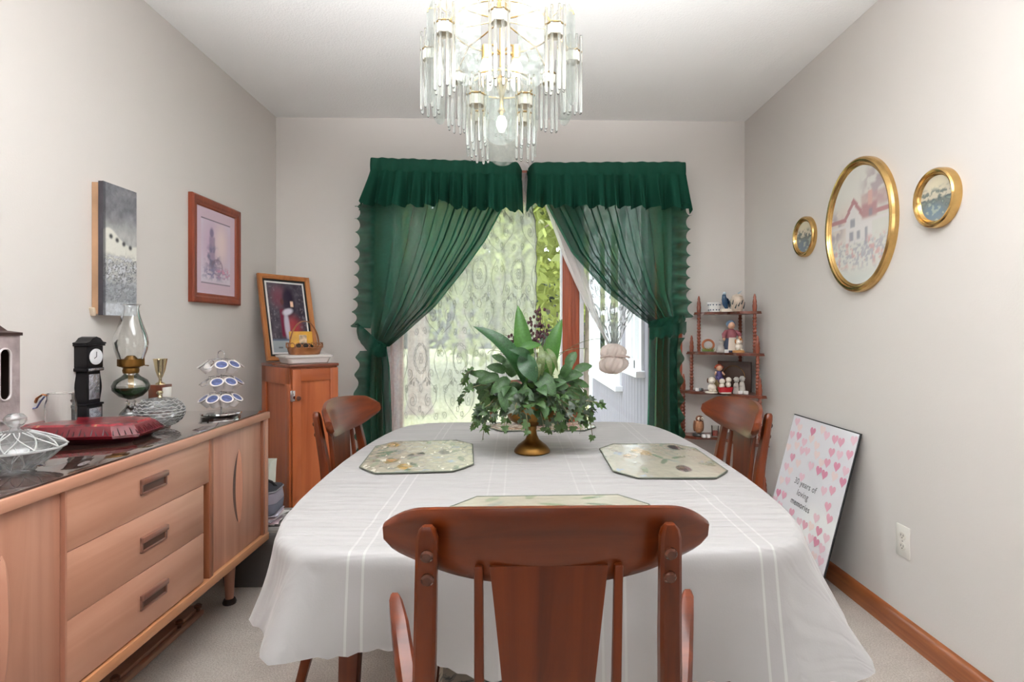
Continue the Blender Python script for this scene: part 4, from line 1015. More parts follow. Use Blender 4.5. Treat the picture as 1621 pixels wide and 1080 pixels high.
part(MB().lathe([(.004, 0), (.006, .008), (.012, .014), (.010, .022), (0, .024)], 16, M=Matrix.Translation((-hw + .036, -hd - .012, CT - .168)) @ Matrix.Rotation(PI / 2, 4, 'X')), 'knob', wood('dark_knob', rgb(80, 36, 22), rgb(104, 52, 32), 'z'), dr)
# leaning picture
def lean_quad(TLp, TRp, BLp): return TLp, TRp, BLp
P0 = atx(406, 433, XL + .02); P1 = aty(487, 441, YB - .06); P3 = atz(427, 572, CT + .004)
ex = (P1 - P0); ex.normalize(); ey = (P0 - P3); H_ = ey.length; ey.normalize(); ey = (ey - ex * ey.dot(ex) * .15).normalized(); ez = ex.cross(ey).normalized(); ey2 = ez.cross(ex).normalized()
W_ = (P1 - P0).length
def garden_scene(u, v):
    n = vnoise(u, v * 1.4, 9, 31); n2 = vnoise(u, v * 1.4, 22, 32)
    g = 44 + 46 * n; C = np.stack([S2Lv(g + 6), S2Lv(g - 2), S2Lv(g + 10)], -1)
    C = lay(C, (120, 60, 76), blob(u, v, .30, .80, .20, .14, .8) * .8); C = lay(C, (46, 34, 52), blob(u, v, .55, .72, .16, .22, .3))
    C = lay(C, (176, 60, 66), blob(u, v, .62, .36, .20, .14, .8) * .85); C = lay(C, (140, 130, 140), sm(n2, .62, .72) * .5 * sm(np.abs(u - .5), .2, .4))
    C = lay(C, (112, 26, 56), rect(u, v, .28, .40, .22, .62, .03)); C = lay(C, (196, 190, 206), blob(u, v, .44, .38, .07, .20, .4) * .9); C = lay(C, (206, 200, 214), blob(u, v, .50, .585, .14, .045, .4, .15))
    C = lay(C, (92, 50, 50), blob(u, v, .37, .73, .045, .045, .4)); C = lay(C, (236, 196, 168), rect(u, v, .60, .68, .66, .74, .012))
    C = lay(C, (156, 164, 168), 1 - sm(v, .165, .175)); C = lay(C, (92, 104, 124), rect(u, v, -.1, 1.1, .165, .19, .003)); C = lay(C, (60, 62, 66), rect(u, v, .14, .26, .06, .075, .01) + rect(u, v, .44, .56, .10, .115, .01))
    return C
rotM = Matrix((ex, ey2, ez)).transposed()
ctr = P0 + ex * W_ / 2 - ey2 * H_ / 2
lpz = thing('framed_picture', 'dark garden scene in a light wood frame leaning on top of the cabinet', 'picture', ctr - ez * .004, rot=rotM.to_euler())
part(frame_rect(MB(), W_, H_, .026, .022), 'frame', wood('light_oak_frame', rgb(150, 88, 44), rgb(190, 124, 70), 'y', .3, .8), lpz, angle=25)
part(MB().b2((-W_ / 2 + .012, -H_ / 2 + .012, 0), (W_ / 2 - .012, H_ / 2 - .012, .006)), 'dark_mat', M_BLACK, lpz)
part(frame_rect(MB(), W_ - .076, H_ - .076, .012, .009), 'white_fillet', plain('white_fillet_board', rgb(228, 224, 222), .5), lpz)
o = link('print', picture('print', W_ - .096, H_ - .096, 70, 100, garden_scene, M_PRINTG), lpz, (0, 0, .0075))
# white baking dish and basket
pd = aty(482, 573, 3.05)
bd = thing('baking_dish', 'white rectangular ceramic baking dish on top of the cabinet', 'dish', (pd.x, pd.y, CT + .0005), rz=ang - .12)
bd.scale = (.93, .9, .95)
def rrect(w, d, r, z, n=5):
    pts = []
    for cx, cy, a0 in ((w - r, d - r, 0), (-w + r, d - r, PI / 2), (-w + r, -d + r, PI), (w - r, -d + r, 1.5 * PI)):
        for k in range(n + 1): a = a0 + PI / 2 * k / n; pts.append(Vector((cx + r * math.cos(a), cy + r * math.sin(a), z)))
    return pts
part(MB().loft([rrect(.105, .075, .02, 0), rrect(.112, .082, .022, .004), rrect(.122, .092, .022, .032), rrect(.132, .102, .022, .034), rrect(.135, .105, .022, .044), rrect(.130, .100, .022, .046), rrect(.118, .088, .02, .040), rrect(.108, .078, .02, .010)]), 'dish_body', M_WHITE, bd)
part(MB().loft([rrect(.127, .097, .02, .0425), rrect(.128, .098, .02, .0455), rrect(.120, .090, .02, .0475)]), 'dish_lid', plain('white_lid', rgb(226, 222, 218), .35), bd)
bk = thing('wicker_basket', 'small wicker basket with tall handle standing in the white baking dish', 'basket', (pd.x + .002, pd.y - .005, CT + .0462), rz=ang)
M_WICK = wood('wicker_cane', rgb(120, 70, 36), rgb(178, 116, 68), 'x', .4, 1.2)
bk.scale = (1.22, 1.22, 1.1)
part(MB().lathe([(0, 0), (.062, 0), (.072, .034), (.070, .036), (.058, .006), (0, .006)], 28), 'basket_bowl', M_WICK, bk)
sc_ = MB()
for k in range(16):
    a = 2 * PI * k / 16; c = Vector((.073 * math.cos(a), .073 * math.sin(a), .044)); e1 = Vector((-math.sin(a), math.cos(a), 0))
    sc_.tube([c + e1 * .013 * math.cos(b) + Vector((0, 0, .012 * math.sin(b))) for b in [2 * PI * q / 12 for q in range(12)]], .002, 5, closed=True)
o = part(sc_, 'looped_rim', M_WICK, bk); o['kind'] = 'stuff'
part(MB().tube([(.066 * math.cos(t), 0, .035 + .125 * math.sin(t)) for t in [PI * k / 24 for k in range(25)]], .006, 8, flat=.4), 'handle', M_WICK, bk)
pk = thing('seed_packet', 'yellow paper packet leaning in the wicker basket', 'packet', (pd.x - .022, pd.y + .012, CT + .118), rz=ang - .1, rot=(math.radians(-12), 0, ang - .1))
part(MB().b2((-.06, -.006, -.05), (.06, .006, .05), .003), 'packet_body', plain('yellow_packet', rgb(214, 160, 58), .45, var=.2, vscale=18), pk)
part(MB().b2((-.012, -.0075, -.02), (.028, -.006, .03), .0008), 'packet_label', plain('packet_label_brown', rgb(196, 170, 140), .5, var=.5, vscale=60), pk)
kn = single(MB().ball((0, 0, 0), (.05, .026, .020), 18, 10), 'dark_pouch', plain('dark_pouch', rgb(40, 32, 26), .6), 'dark pouch lying in the wicker basket in front of the packet', 'pouch', (pd.x + .008, pd.y - .028, CT + .088), rz=ang)

# ------------------------------------------------------------------ totes, bag and papers between sideboard and cabinet
M_TOTE = plain('grey_plastic', rgb(128, 124, 120), .45); M_TOTED = plain('dark_grey_plastic', rgb(84, 80, 78), .5)
ty0, ty1 = 2.50, 2.81
tt = thing('storage_tote', 'long grey plastic storage tote with ribbed lid below the cabinet', 'tote', (-1.08, (ty0 + ty1) / 2, 0))
hwT, hdT = .27, (ty1 - ty0) / 2
part(MB().loft([rrect(hwT - .05, hdT - .04, .03, 0), rrect(hwT - .02, hdT - .015, .03, .242)]), 'tub', M_TOTED, tt)
part(MB().loft([rrect(hwT, hdT, .03, .237), rrect(hwT, hdT, .03, .264), rrect(hwT - .012, hdT - .012, .03, .270), rrect(hwT - .03, hdT - .03, .03, .270), rrect(hwT - .035, hdT - .035, .03, .264)]).b2((-hwT + .05, -.10, .264), (hwT - .05, -.085, .271), .002).b2((-hwT + .05, .085, .264), (hwT - .05, .10, .271), .002).b2((-hwT + .05, -.008, .264), (hwT - .05, .008, .271), .002), 'lid', M_TOTE, tt)
part(MB().b2((-.05, -hdT - .012, .205), (.05, -hdT + .01, .252), .004), 'latch', M_TOTED, tt)
ZT = .272
pp = single(MB(), 'x', None, 'x', 'x') if False else None
papers = []
for k in range(6):
    o = single(MB().box((0, 0, 0), (.15, .15, .0035), rot=Matrix.Rotation(.05 * math.sin(k * 2), 4, 'Y')), 'paper_sheaf', plain(('paper_white', 'paper_pink', 'paper_lilac')[k % 3], ((232, 226, 224), (226, 200, 206), (206, 198, 214))[k % 3] and rgb(*((232, 226, 224), (226, 200, 206), (206, 198, 214))[k % 3]), .7),
               ('white', 'pink', 'lilac')[k % 3] + ' sheaf of papers, ' + ('bottom', 'second', 'third', 'fourth', 'fifth', 'topmost')[k] + ' of the pile under the grey bag', 'papers', (-1.145 + .006 * math.sin(k * 3), 2.60 + .01 * math.cos(k * 2), ZT + .003 + k * .0075), rz=.25 * math.sin(k * 1.7), group='papers under the soft bag', smooth=False)
bz = ZT + .003 + 6 * .0075
bg_ = thing('soft_cooler_bag', 'soft grey zipped bag on papers behind the end of the sideboard', 'bag', (-1.158, 2.585, bz), rz=.1)
bg_.scale = (.85, .72, .9)
part(MB().loft([rrect(.095, .10, .04, 0), rrect(.105, .11, .045, .01), rrect(.110, .115, .05, .05), rrect(.108, .113, .05, .055)]), 'lower_body', plain('slate_fabric', rgb(104, 106, 122), .8), bg_)
part(MB().loft([rrect(.108, .113, .05, .055), rrect(.110, .115, .05, .06), rrect(.104, .110, .05, .105), rrect(.098, .103, .05, .112)]), 'upper_body', plain('lilac_grey_fabric', rgb(158, 152, 166), .8), bg_)
part(MB().loft([rrect(.106, .111, .05, .112), rrect(.104, .110, .05, .122), rrect(.07, .075, .04, .130)]), 'lid', plain('charcoal_fabric', rgb(58, 58, 66), .8), bg_)
part(MB().tube([q + Vector((0, 0, 0)) for q in rrect(.107, .112, .05, .113)], .004, 6, closed=True), 'zip', plain('zip_grey', rgb(140, 138, 146), .5), bg_)
part(MB().tube([(-.06, -.02, .12), (-.03, -.03, .165), (.02, -.03, .172), (.07, -.02, .15), (.09, 0, .12)], .007, 8), 'strap', M_BLACK, bg_)
sp_ = atx(432, 740, -1.13)
pbz = thing('paper_bag', 'white paper carrier bag standing beside the cabinet', 'bag', (-1.215, 2.735, ZT + .001), rz=.05)
pbz.scale = (.9, .9, .9)
part(MB().loft([[Vector((sx * w, sy * d, z)) for sx, sy in ((-1, -1), (1, -1), (1, 1), (-1, 1))] for w, d, z in ((.055, .05, 0), (.055, .05, .1), (.06, .05, .22), (.066, .045, .27))], cap=False), 'bag_body', plain('white_paper', rgb(232, 234, 222), .8), pbz, smooth=False)
part(MB().tube([(.02, -.046, .25), (.005, -.05, .30), (-.02, -.05, .32), (-.04, -.05, .30), (-.045, -.046, .25)], .004, 6), 'handle', plain('paper_cord', rgb(226, 222, 214), .8), pbz)

# ================================================================== TABLE, CLOTH, MATS
TX, TYC, TZT = .05, 1.715, .742
TB_ = .705
def outline_pt(th, grow=0.0):
    n = 8.0; c, s = math.cos(th), math.sin(th)
    y = (TB_ + grow) * math.copysign(abs(s) ** (2 / n), s)
    a = .505 + .058 * (1 - min(1, (y / TB_) ** 2)) + grow
    return (a * math.copysign(abs(c) ** (2 / n), c), y)
_th = np.linspace(0, 2 * PI, 4001); _pp = np.array([outline_pt(t) for t in _th]); _d = np.r_[0, np.cumsum(np.hypot(*np.diff(_pp, axis=0).T))]
NO = 300
OUT = [(float(np.interp(k / NO * _d[-1], _d, _pp[:, 0])), float(np.interp(k / NO * _d[-1], _d, _pp[:, 1]))) for k in range(NO)]
NRM = []
for k in range(NO):
    a, b = OUT[(k - 3) % NO], OUT[(k + 3) % NO]; tx, ty = b[0] - a[0], b[1] - a[1]; l = math.hypot(tx, ty); NRM.append((ty / l, -tx / l))
table = thing('dining_table', 'boat-shaped wooden dining table hidden under the pale tablecloth', 'table', (TX, TYC, 0))
tb = MB(); tb.loft([[Vector((x * .988, y * .988, z)) for x, y in OUT[::3]] for z in (.706, .712, .734, .7375)]); part(tb, 'tabletop', WALNUT_X, table)
part(MB().b2((-.36, -.56, .62), (.36, -.535, .706)).b2((-.36, .535, .62), (.36, .56, .706)).b2((-.37, -.56, .62), (-.345, .56, .706)).b2((.345, -.56, .62), (.37, .56, .706)), 'apron', WALNUT_X, table, smooth=False)
for sx in (-1, 1):
    for sy in (-1, 1):
        part(MB().bar((sx * .385, sy * .52, .706), (sx * .41, sy * .545, 0), .046, .046, .004, up=(0, 1, 0), w2=.028, h2=.028), 'leg', WALNUT, table)
def clothmat():
    m, nt, b = new_mat('damask_tablecloth'); N = nt.nodes; L = nt.links
    setp(b, Roughness=.55, Sheen_Weight=.2); 
    tc = N.new('ShaderNodeTexCoord'); sp = N.new('ShaderNodeSeparateXYZ'); L.new(tc.outputs['Object'], sp.inputs[0])
    col = None
    base = rgb(148, 145, 144); prev = N.new('ShaderNodeRGB'); prev.outputs[0].default_value = base; prev = prev.outputs[0]
    for x0 in (-.345, -.318, .388, .415, -.12, -.08, .10, .14):
        s = N.new('ShaderNodeMath'); s.operation = 'SUBTRACT'; s.inputs[1].default_value = x0; L.new(sp.outputs['X'], s.inputs[0])
        ab = N.new('ShaderNodeMath'); ab.operation = 'ABSOLUTE'; L.new(s.outputs[0], ab.inputs[0])
        lt_ = N.new('ShaderNodeMath'); lt_.operation = 'LESS_THAN'; lt_.inputs[1].default_value = .0022; L.new(ab.outputs[0], lt_.inputs[0])
        mu = N.new('ShaderNodeMath'); mu.operation = 'MULTIPLY'; mu.inputs[1].default_value = .55 if abs(x0) > .3 else .3; L.new(lt_.outputs[0], mu.inputs[0])
        mx = N.new('ShaderNodeMix'); mx.data_type = 'RGBA'; L.new(mu.outputs[0], mx.inputs[0]); L.new(prev, mx.inputs[6]); mx.inputs[7].default_value = rgb(178, 176, 174); prev = mx.outputs[2]
    L.new(prev, b.inputs['Base Color'])
    n = N.new('ShaderNodeTexNoise'); n.inputs['Scale'].default_value = 300; bp = N.new('ShaderNodeBump'); bp.inputs['Strength'].default_value = .08; bp.inputs['Distance'].default_value = .002
    mp = N.new('ShaderNodeMapping'); mp.inputs['Scale'].default_value = (5, 42, 5); n2 = N.new('ShaderNodeTexNoise'); n2.inputs['Scale'].default_value = 1; n2.inputs['Detail'].default_value = 2; n2.inputs['Distortion'].default_value = .6
    bp2 = N.new('ShaderNodeBump'); bp2.inputs['Strength'].default_value = .4; bp2.inputs['Distance'].default_value = .012
    L.new(tc.outputs['Object'], n.inputs['Vector']); L.new(n.outputs['Fac'], bp.inputs['Height'])
    L.new(tc.outputs['Object'], mp.inputs['Vector']); L.new(mp.outputs[0], n2.inputs['Vector']); L.new(n2.outputs['Fac'], bp2.inputs['Height'])
    L.new(bp2.outputs['Normal'], bp.inputs['Normal']); L.new(bp.outputs['Normal'], b.inputs['Normal']); return m
def wr(x, y):
    f = math.sin(62 * y + 3.2 * math.sin(3.1 * x + 1.3) + 1.5 * math.sin(9 * x)) * (.5 + .5 * math.sin(5.3 * x + 4.1 * y)) * (.5 + .5 * math.sin(11 * y - 2.2 * x + 1))
    edge = 1 - max(abs(x) / .55, abs(y) / .72) ** 8
    return .0048 * max(0, f) * max(0, edge) + .0006 * math.sin(23 * x + 1.7 * math.sin(17 * y))* max(0, edge)
cb = MB(); rings = []
NT = 46
for j in range(1, NT + 1):
    s = j / NT
    rings.append([cb.bm.verts.new((x * s, y * s, TZT + .0015 + wr(x * s, y * s))) for x, y in OUT])
c0 = cb.bm.verts.new((0, 0, TZT + .0015))
ND = 30
def hem_drop(x, y):
    wx = x + TX
    if y < -.45:
        front = interp(wx, [-.46, -.40, -.32, -.25, -.18, -.05, .10, .25, .40, .52, .60], [.150, .158, .168, .160, .175, .215, .225, .222, .224, .205, .178])
        return front
    return .19
for j in range(1, ND + 1):
    t = j / ND; ring = []
    for k in range(NO):
        x, y = OUT[k]; nx, ny = NRM[k]; dr_ = hem_drop(x, y)
        corner = max(0, abs(nx * ny) * 2) ** .8
        th = math.atan2(y / .72, x / .52)
        flare = .012 + .030 * corner + (.060 * corner if x > 0 else 0)
        wave = .010 * t * math.sin(k * 2 * PI / NO * 9 + 2.2 * t) + .012 * t * math.sin(k * 2 * PI / NO * 17) * (.4 + .6 * math.sin(k * 2 * PI / NO * 3 + 1)) + .018 * t * corner * math.sin(k * 2 * PI / NO * 40)
        bend = .016 * math.sin(PI / 2 * min(1, t / .16))
        out = bend + flare * t ** 1.2 + wave
        if y < -.5 and abs(x) < .4: out *= .75
        z = TZT + .0015 - (dr_ * .16 * (1 - math.cos(PI / 2 * t / .16)) if t < .16 else dr_ * (.16 + (t - .16) * 1.0))
        if t > .93: z -= .004 * abs(math.sin(k * 2 * PI / NO * 75)) * (t - .93) / .07
        ring.append(cb.bm.verts.new((x + nx * out, y + ny * out, z)))
    rings.append(ring)
for k in range(NO): cb.bm.faces.new((c0, rings[0][k], rings[0][(k + 1) % NO]))
for A_, B2 in zip(rings, rings[1:]):
    for k in range(NO): cb.bm.faces.new((A_[k], B2[k], B2[(k + 1) % NO], A_[(k + 1) % NO]))
single(cb, 'tablecloth', clothmat(), 'pale grey damask tablecloth with scalloped hem spread over the dining table', 'tablecloth', (TX, TYC, 0), angle=60)
ZM = TZT + .0045
def mat_paint(seed):
    def f(u, v):
        rs = np.random.RandomState(seed); n = vnoise(u, v, 14, seed); n2 = vnoise(u, v, 40, seed + 3)
        C = np.ones(u.shape + (3,)) * np.array([S2L(k) for k in (172, 165, 150)])
        for k in range(19):
            cx, cy, r_ = rs.rand(), rs.rand(), rs.rand() * PI
            C = lay(C, [(112, 130, 98), (138, 148, 122), (96, 112, 92), (150, 152, 144)][k % 4], blob(u, v, cx, cy, .075, .026, .25, r_) * (.5 + .5 * n))
        for k in range(5):
            cx, cy = .12 + .76 * rs.rand(), .12 + .76 * rs.rand()
            C = lay(C, [(170, 136, 78), (80, 64, 68), (166, 130, 88), (174, 142, 88), (92, 72, 78)][k], blob(u, v, cx, cy, .085, .06, .25, rs.rand() * 2))
            C = lay(C, (216, 186, 130), blob(u, v, cx - .02, cy + .02, .03, .02, .8) * .5 * (k % 2 == 0))
        for k in range(6):
            cx, cy = rs.rand(), rs.rand(); C = lay(C, (150, 160, 178), blob(u, v, cx, cy, .05, .035, .5) * sm(n2, .4, .6))
        e = np.minimum(np.minimum(u, 1 - u), np.minimum(v, 1 - v)); C = lay(C, (196, 188, 170), np.exp(-((e - .035) / .005) ** 2) * .8)
        return C
    return f
M_MAT = printed('vinyl_placemat_print', .2, .7, .16, 16)
setp(M_MAT.node_tree.nodes['Principled BSDF'], Coat_IOR=2.0, Coat_Roughness=.10)
def placemat(cx, cy, w, h, rz, seed, label, crinkle=0.0):
    t = thing('placemat', label, 'placemat', (cx, cy, ZM), rz, 'fruit placemats on the tablecloth')
    cu, cvv = .055, .075
    pts = [(-w / 2 + cu, -h / 2), (w / 2 - cu, -h / 2), (w / 2, -h / 2 + cvv), (w / 2, h / 2 - cvv), (w / 2 - cu, h / 2), (-w / 2 + cu, h / 2), (-w / 2, h / 2 - cvv), (-w / 2, -h / 2 + cvv)]
    def inside(u, v):
        x, y = abs(u - .5) * w, abs(v - .5) * h
        return (x - (w / 2 - cu)) / cu + (y - (h / 2 - cvv)) / cvv < 1.03
    zf = lambda us, vs: .0022 + crinkle * .0042 * (vnoise(us * 1.6, vs * .8, 17, seed) - .5)
    o = link('printed_top', picture('printed_top', w, h, 72, 90, mat_paint(seed), M_MAT, inside, zf), t)
    o.data.polygons.foreach_set('use_smooth', [True] * len(o.data.polygons))
    part(MB().prism(pts, .0012), 'backing', plain('mat_backing', rgb(170, 164, 148), .7), t, smooth=False)
    P = [Vector((x, y, .0016)) for x, y in pts]; Q = []
    for k in range(8):
        for q in range(4): Q.append(P[k].lerp(P[(k + 1) % 8], q / 4))
    part(MB().tube(Q, .0022, 6, closed=True), 'piping', plain('mat_piping', rgb(88, 92, 80), .6), t)
    return t
placemat(-.297, 1.775, .32, .435, math.radians(5), 2, 'crinkled shiny fruit placemat on the side by the green curtain and cabinet', 1.0)
placemat(.425, 1.70, .315, .44, math.radians(-1), 6, 'fruit placemat with pears and plum on the side by the corner shelf', .3)
placemat(.10, 2.285, .43, .20, 0, 9, 'shiny fruit placemat behind the brass bowl near the patio door', .5)
placemat(.075, 1.178, .44, .30, math.radians(1), 14, 'fruit placemat partly hidden behind the armchair at the near end', .2)

# ================================================================== CHAIRS (local: seat centre at origin, sitter faces +y)
def seatfab():
    m, nt, b = new_mat('seat_fabric'); N = nt.nodes; L = nt.links; setp(b, Roughness=.9)
    tc = N.new('ShaderNodeTexCoord'); n = N.new('ShaderNodeTexNoise'); n.inputs['Scale'].default_value = 26; n.inputs['Detail'].default_value = 3; n.inputs['Distortion'].default_value = 1.5
    r = N.new('ShaderNodeValToRGB'); e = r.color_ramp.elements; e[0].position = .42; e[0].color = rgb(120, 122, 118); e[1].position = .52; e[1].color = rgb(206, 196, 178)
    L.new(tc.outputs['Object'], n.inputs['Vector']); L.new(n.outputs['Fac'], r.inputs['Fac']); L.new(r.outputs['Color'], b.inputs['Base Color']); return m
for m_ in (WALNUT, WALNUT_X): setp(m_.node_tree.nodes['Principled BSDF'], Specular_IOR_Level=.28)
M_SEAT = seatfab()
ZTOP = .905
def crest_surface():
    mb = MB(); n = 44; R = []
    th = .012
    for k in range(n + 1):
        s = -1 + 2 * k / n; sc = s * .985
        x = .235 * sc; yb = -.262 + .060 * abs(sc) ** 2.0
        H = .110 * max(0, 1 - abs(sc) ** 2.4) ** .5 + .004
        zt = ZTOP - .022 * sc * sc - .030 * max(0, abs(sc) - .72) ** 2 / .28 ** 2 * .8
        zb = zt - H
        ring = []
        m_ = 9
        lean = .30
        prof = []
        for q in range(m_): prof.append((-th + .0 , zb + (zt - zb) * q / (m_ - 1)))
        for q in range(m_): prof.append((th, zt - (zt - zb) * q / (m_ - 1)))
        fac = min(1, H / .03)
        for i, (dy, z) in enumerate(prof):
            q = i if i < m_ else i - m_
            e = 1.0
            if q in (0, m_ - 1): e = .45
            ring.append(Vector((x, yb + dy * e * (.5 + .5 * fac) - (z - (ZTOP - .1)) * lean, z)))
        R.append(ring)
    mb.loft(R); return mb
def make_chair(label, arms=False):
    t = thing('dining_armchair' if arms else 'dining_chair', label, 'chair', group=None if arms else 'chairs around the dining table')
    part(crest_surface(), 'crest_rail', WALNUT_X, t, angle=50)
    for s in (-1, 1):
        px = s * .160
        pb = MB(); R = []
        # rear post: foot, seat, up behind the crest with a rounded head
        for (y, z, w, d) in ((-.330, 0, .024, .026), (-.262, .25, .029, .034), (-.214, .43, .031, .040), (-.222, .55, .031, .034), (-.246, .72, .030, .026), (-.262, .80, .029, .022), (-.2735, .862, .028, .020), (-.2755, .874, .022, .018), (-.277, .880, .012, .012)):
            x = px * interp(z, [0, .43, .88], [1.14, 1.13, 1.0])
            R.append([Vector((x + a * w / 2, y + b * d / 2 - .010, z)) for a, b in ((-.7, -1), (.7, -1), (1, -.6), (1, .6), (.7, 1), (-.7, 1), (-1, .6), (-1, -.6))])
        pb.loft(R); po = part(pb, 'rear_post', WALNUT, t, angle=35)
        for bz, by in ((.842, -.2915), (.809, -.2865)):
            M = Matrix.Translation((px, by, bz)) @ Matrix.Rotation(PI / 2 + .2, 4, 'X')
            part(MB().lathe([(.0085, -.004), (.0085, .002), (.006, .0045), (0, .005)], 16, M=M), 'bolt_plug', wood('walnut_plug', rgb(58, 26, 14), rgb(90, 44, 24), 'z', .25), po)
        part(MB().bar((s * .095, -.232, .470), (s * .094, -.272, .822), .015, .015, .003, up=(0, 1, 0), w2=.012, h2=.012), 'spindle', WALNUT, t)
        part(MB().bar((s * .185, .185, .43), (s * .198, .215, 0), .040, .040, .004, up=(0, 1, 0), w2=.024, h2=.024), 'front_leg', WALNUT, t)
        if arms:
            ab_ = MB(); RR = []
            for (x, y, z, w, h) in ((.190, -.250, .585, .022, .050), (.196, -.215, .600, .030, .046), (.212, -.17, .628, .030, .036), (.230, -.12, .662, .028, .028), (.243, -.088, .682, .022, .022), (.247, -.076, .689, .014, .014)):
                RR.append([Vector((s * (x + a * w / 2), y, z + b * h / 2)) for a, b in ((-1, -.6), (-.6, -1), (.6, -1), (1, -.6), (1, .6), (.6, 1), (-.6, 1), (-1, .6))])
            ab_.loft(RR); part(ab_, 'arm', WALNUT_X, t)
    sp = MB(); R = []
    for k in range(9):
        q = k / 8; z = .462 + .36 * q; w = .100 + .058 * (q ** 1.4) if q > 0 else .100; y = -.228 - .045 * q - .012 * math.sin(PI * q)
        R.append([Vector((-w / 2, y - .006, z)), Vector((w / 2, y - .006, z)), Vector((w / 2, y + .006, z)), Vector((-w / 2, y + .006, z))])
    sp.loft(R); part(sp, 'splat', WALNUT, t, angle=35)
    fr_ = MB()
    def trap(y0, y1, w0, w1, z0, z1): return [[Vector((-w0, y0, z)), Vector((w0, y0, z)), Vector((w1, y1, z)), Vector((-w1, y1, z))] for z in (z0, z1)]
    fr_.loft(trap(-.23, .215, .178, .212, .385, .438)); part(fr_, 'seat_frame', WALNUT_X, t, smooth=False)
    su = MB()
    def sring(g, z): return [Vector(((.168 + .036 * ((p.y + .21) / .42)) * p.x / .2 * (1 + g), p.y * (1 + g), z)) for p in rrect(.2, .21, .035, 0, 4)]
    su.loft([sring(0, .438), sring(.015, .452), sring(-.03, .467), sring(-.2, .473), sring(-.6, .476)]); part(su, 'seat', M_SEAT, t)
    return t
ch_front = make_chair('walnut armchair with curved crest rail seen from behind at the near table end', True)
ch_front.location = (.043, 1.035, 0)
ch = make_chair('walnut dining chair with curved crest rail, pushed in beside the shelf of figurines')
ch.location = (.487, 1.885, 0); ch.rotation_euler = (0, 0, PI / 2)
dup(ch, (-.328, 1.93, 0), -PI / 2 - math.radians(4), 'walnut dining chair with curved crest rail, pushed in beside the corner cabinet')
dup(ch, (.058, 2.36, 0), PI, 'walnut dining chair at the far table end, nearly hidden behind the plant')

# ================================================================== BRASS BOWL AND FOLIAGE
BX, BY = atz(842, 712, ZM).x, 1.815
bw = thing('brass_compote', 'aged brass pedestal bowl holding the plant in the middle of the table', 'bowl', (BX, BY, TZT + .0035))
part(MB().lathe([(0, 0), (.056, 0), (.058, .004), (.056, .010), (.050, .018), (.045, .024), (.034, .032), (.022, .042), (.016, .056), (.0135, .070), (.014, .082), (.018, .088), (0, .089)], 40), 'pedestal', M_BRASS_OLD, bw)
part(MB().lathe([(0, .086), (.018, .087), (.050, .092), (.072, .104), (.081, .120), (.083, .138), (.082, .152), (.084, .156), (.080, .156), (.078, .138), (.068, .110), (.04, .096), (0, .094)], 48), 'bowl_body', M_BRASS_OLD, bw)
fo = thing('foliage_arrangement', 'green leafy arrangement with trailing ivy and dark red sprigs in the brass bowl', 'plant', (BX, BY, TZT + .0035 + .150))
part(MB().lathe([(0, -.05), (.07, -.04), (.076, -.005), (.05, .01), (0, .016)], 20), 'moss', plain('moss', rgb(48, 58, 34), .95, bump=1, bscale=80), fo)
LG = leafmat('leaf_sword', rgb(62, 106, 46), rgb(116, 176, 70), .45, .35, .3, 40)
LD = leafmat('leaf_dark_gloss', rgb(34, 70, 38), rgb(70, 130, 60), .42, .22, .5, 45)
LP = leafmat('leaf_pothos', rgb(52, 82, 44), rgb(100, 150, 70), .5, .2, .6, 26)
LI = leafmat('leaf_ivy', rgb(62, 88, 50), rgb(120, 160, 80), .38, .3, .5, 26)
LI2 = leafmat('leaf_ivy_dark', rgb(46, 60, 42), rgb(84, 110, 66), .4, .25, .5, 26)
def blade(L, W, shape, fold, m, name, n=9, arch=.0):
    V = []; Fc = []
    for k in range(n + 1):
        t = k / n; w = W * shape(t); z = arch * math.sin(t * PI / 2 * 1.6) - arch * 1.2 * t * t
        V += [(-w, L * t, z + fold * w), (-w * .5, L * t, z + fold * w * .3), (0, L * t, z), (w * .5, L * t, z + fold * w * .3), (w, L * t, z + fold * w)]
    for k in range(n):
        for q in range(4): a = 5 * k + q; Fc.append((a, a + 1, a + 6, a + 5))
    return tri_mesh(name, V, Fc, m, True)
sword = blade(1, .13, lambda t: math.sin(PI * min(1, (t * .93 + .07))) ** .75 * (1 - .25 * t) if t < .999 else 0, .5, LG, 'leaf_blade', 10, .10)
swordD = blade(1, .15, lambda t: math.sin(PI * min(1, (t * .93 + .07))) ** .7 if t < .999 else 0, .4, LD, 'leaf_blade', 10, .16)
heart = blade(1, .31, lambda t: (math.sin(PI * min(1, t * .80 + .20)) ** .7) * (1 if t > .08 else .75) if t < .999 else 0, .25, LP, 'leaf_blade', 8, .12)
narrow = blade(1, .07, lambda t: math.sin(PI * min(1, t * .9 + .1)) ** .8 if t < .999 else 0, .3, leafmat('leaf_olive', rgb(98, 112, 72), rgb(140, 160, 90), .4, .3), 'leaf_blade', 8, .35)
iv = [(0, 0), (-.28, -.10), (-.52, .16), (-.30, .34), (-.40, .62), (-.14, .58), (0, 1.0), (.14, .58), (.40, .62), (.30, .34), (.52, .16), (.28, -.10)]
def ivy(m):
    V = [(0, .3, 0)] + [(x, y, .10 * abs(x) - .12 * y * y) for x, y in iv]
    return tri_mesh('ivy_leaf', V, [(0, 1 + (k + 1) % 12, 1 + k) for k in range(12)], m)
IVY = [ivy(LI), ivy(LI2)]
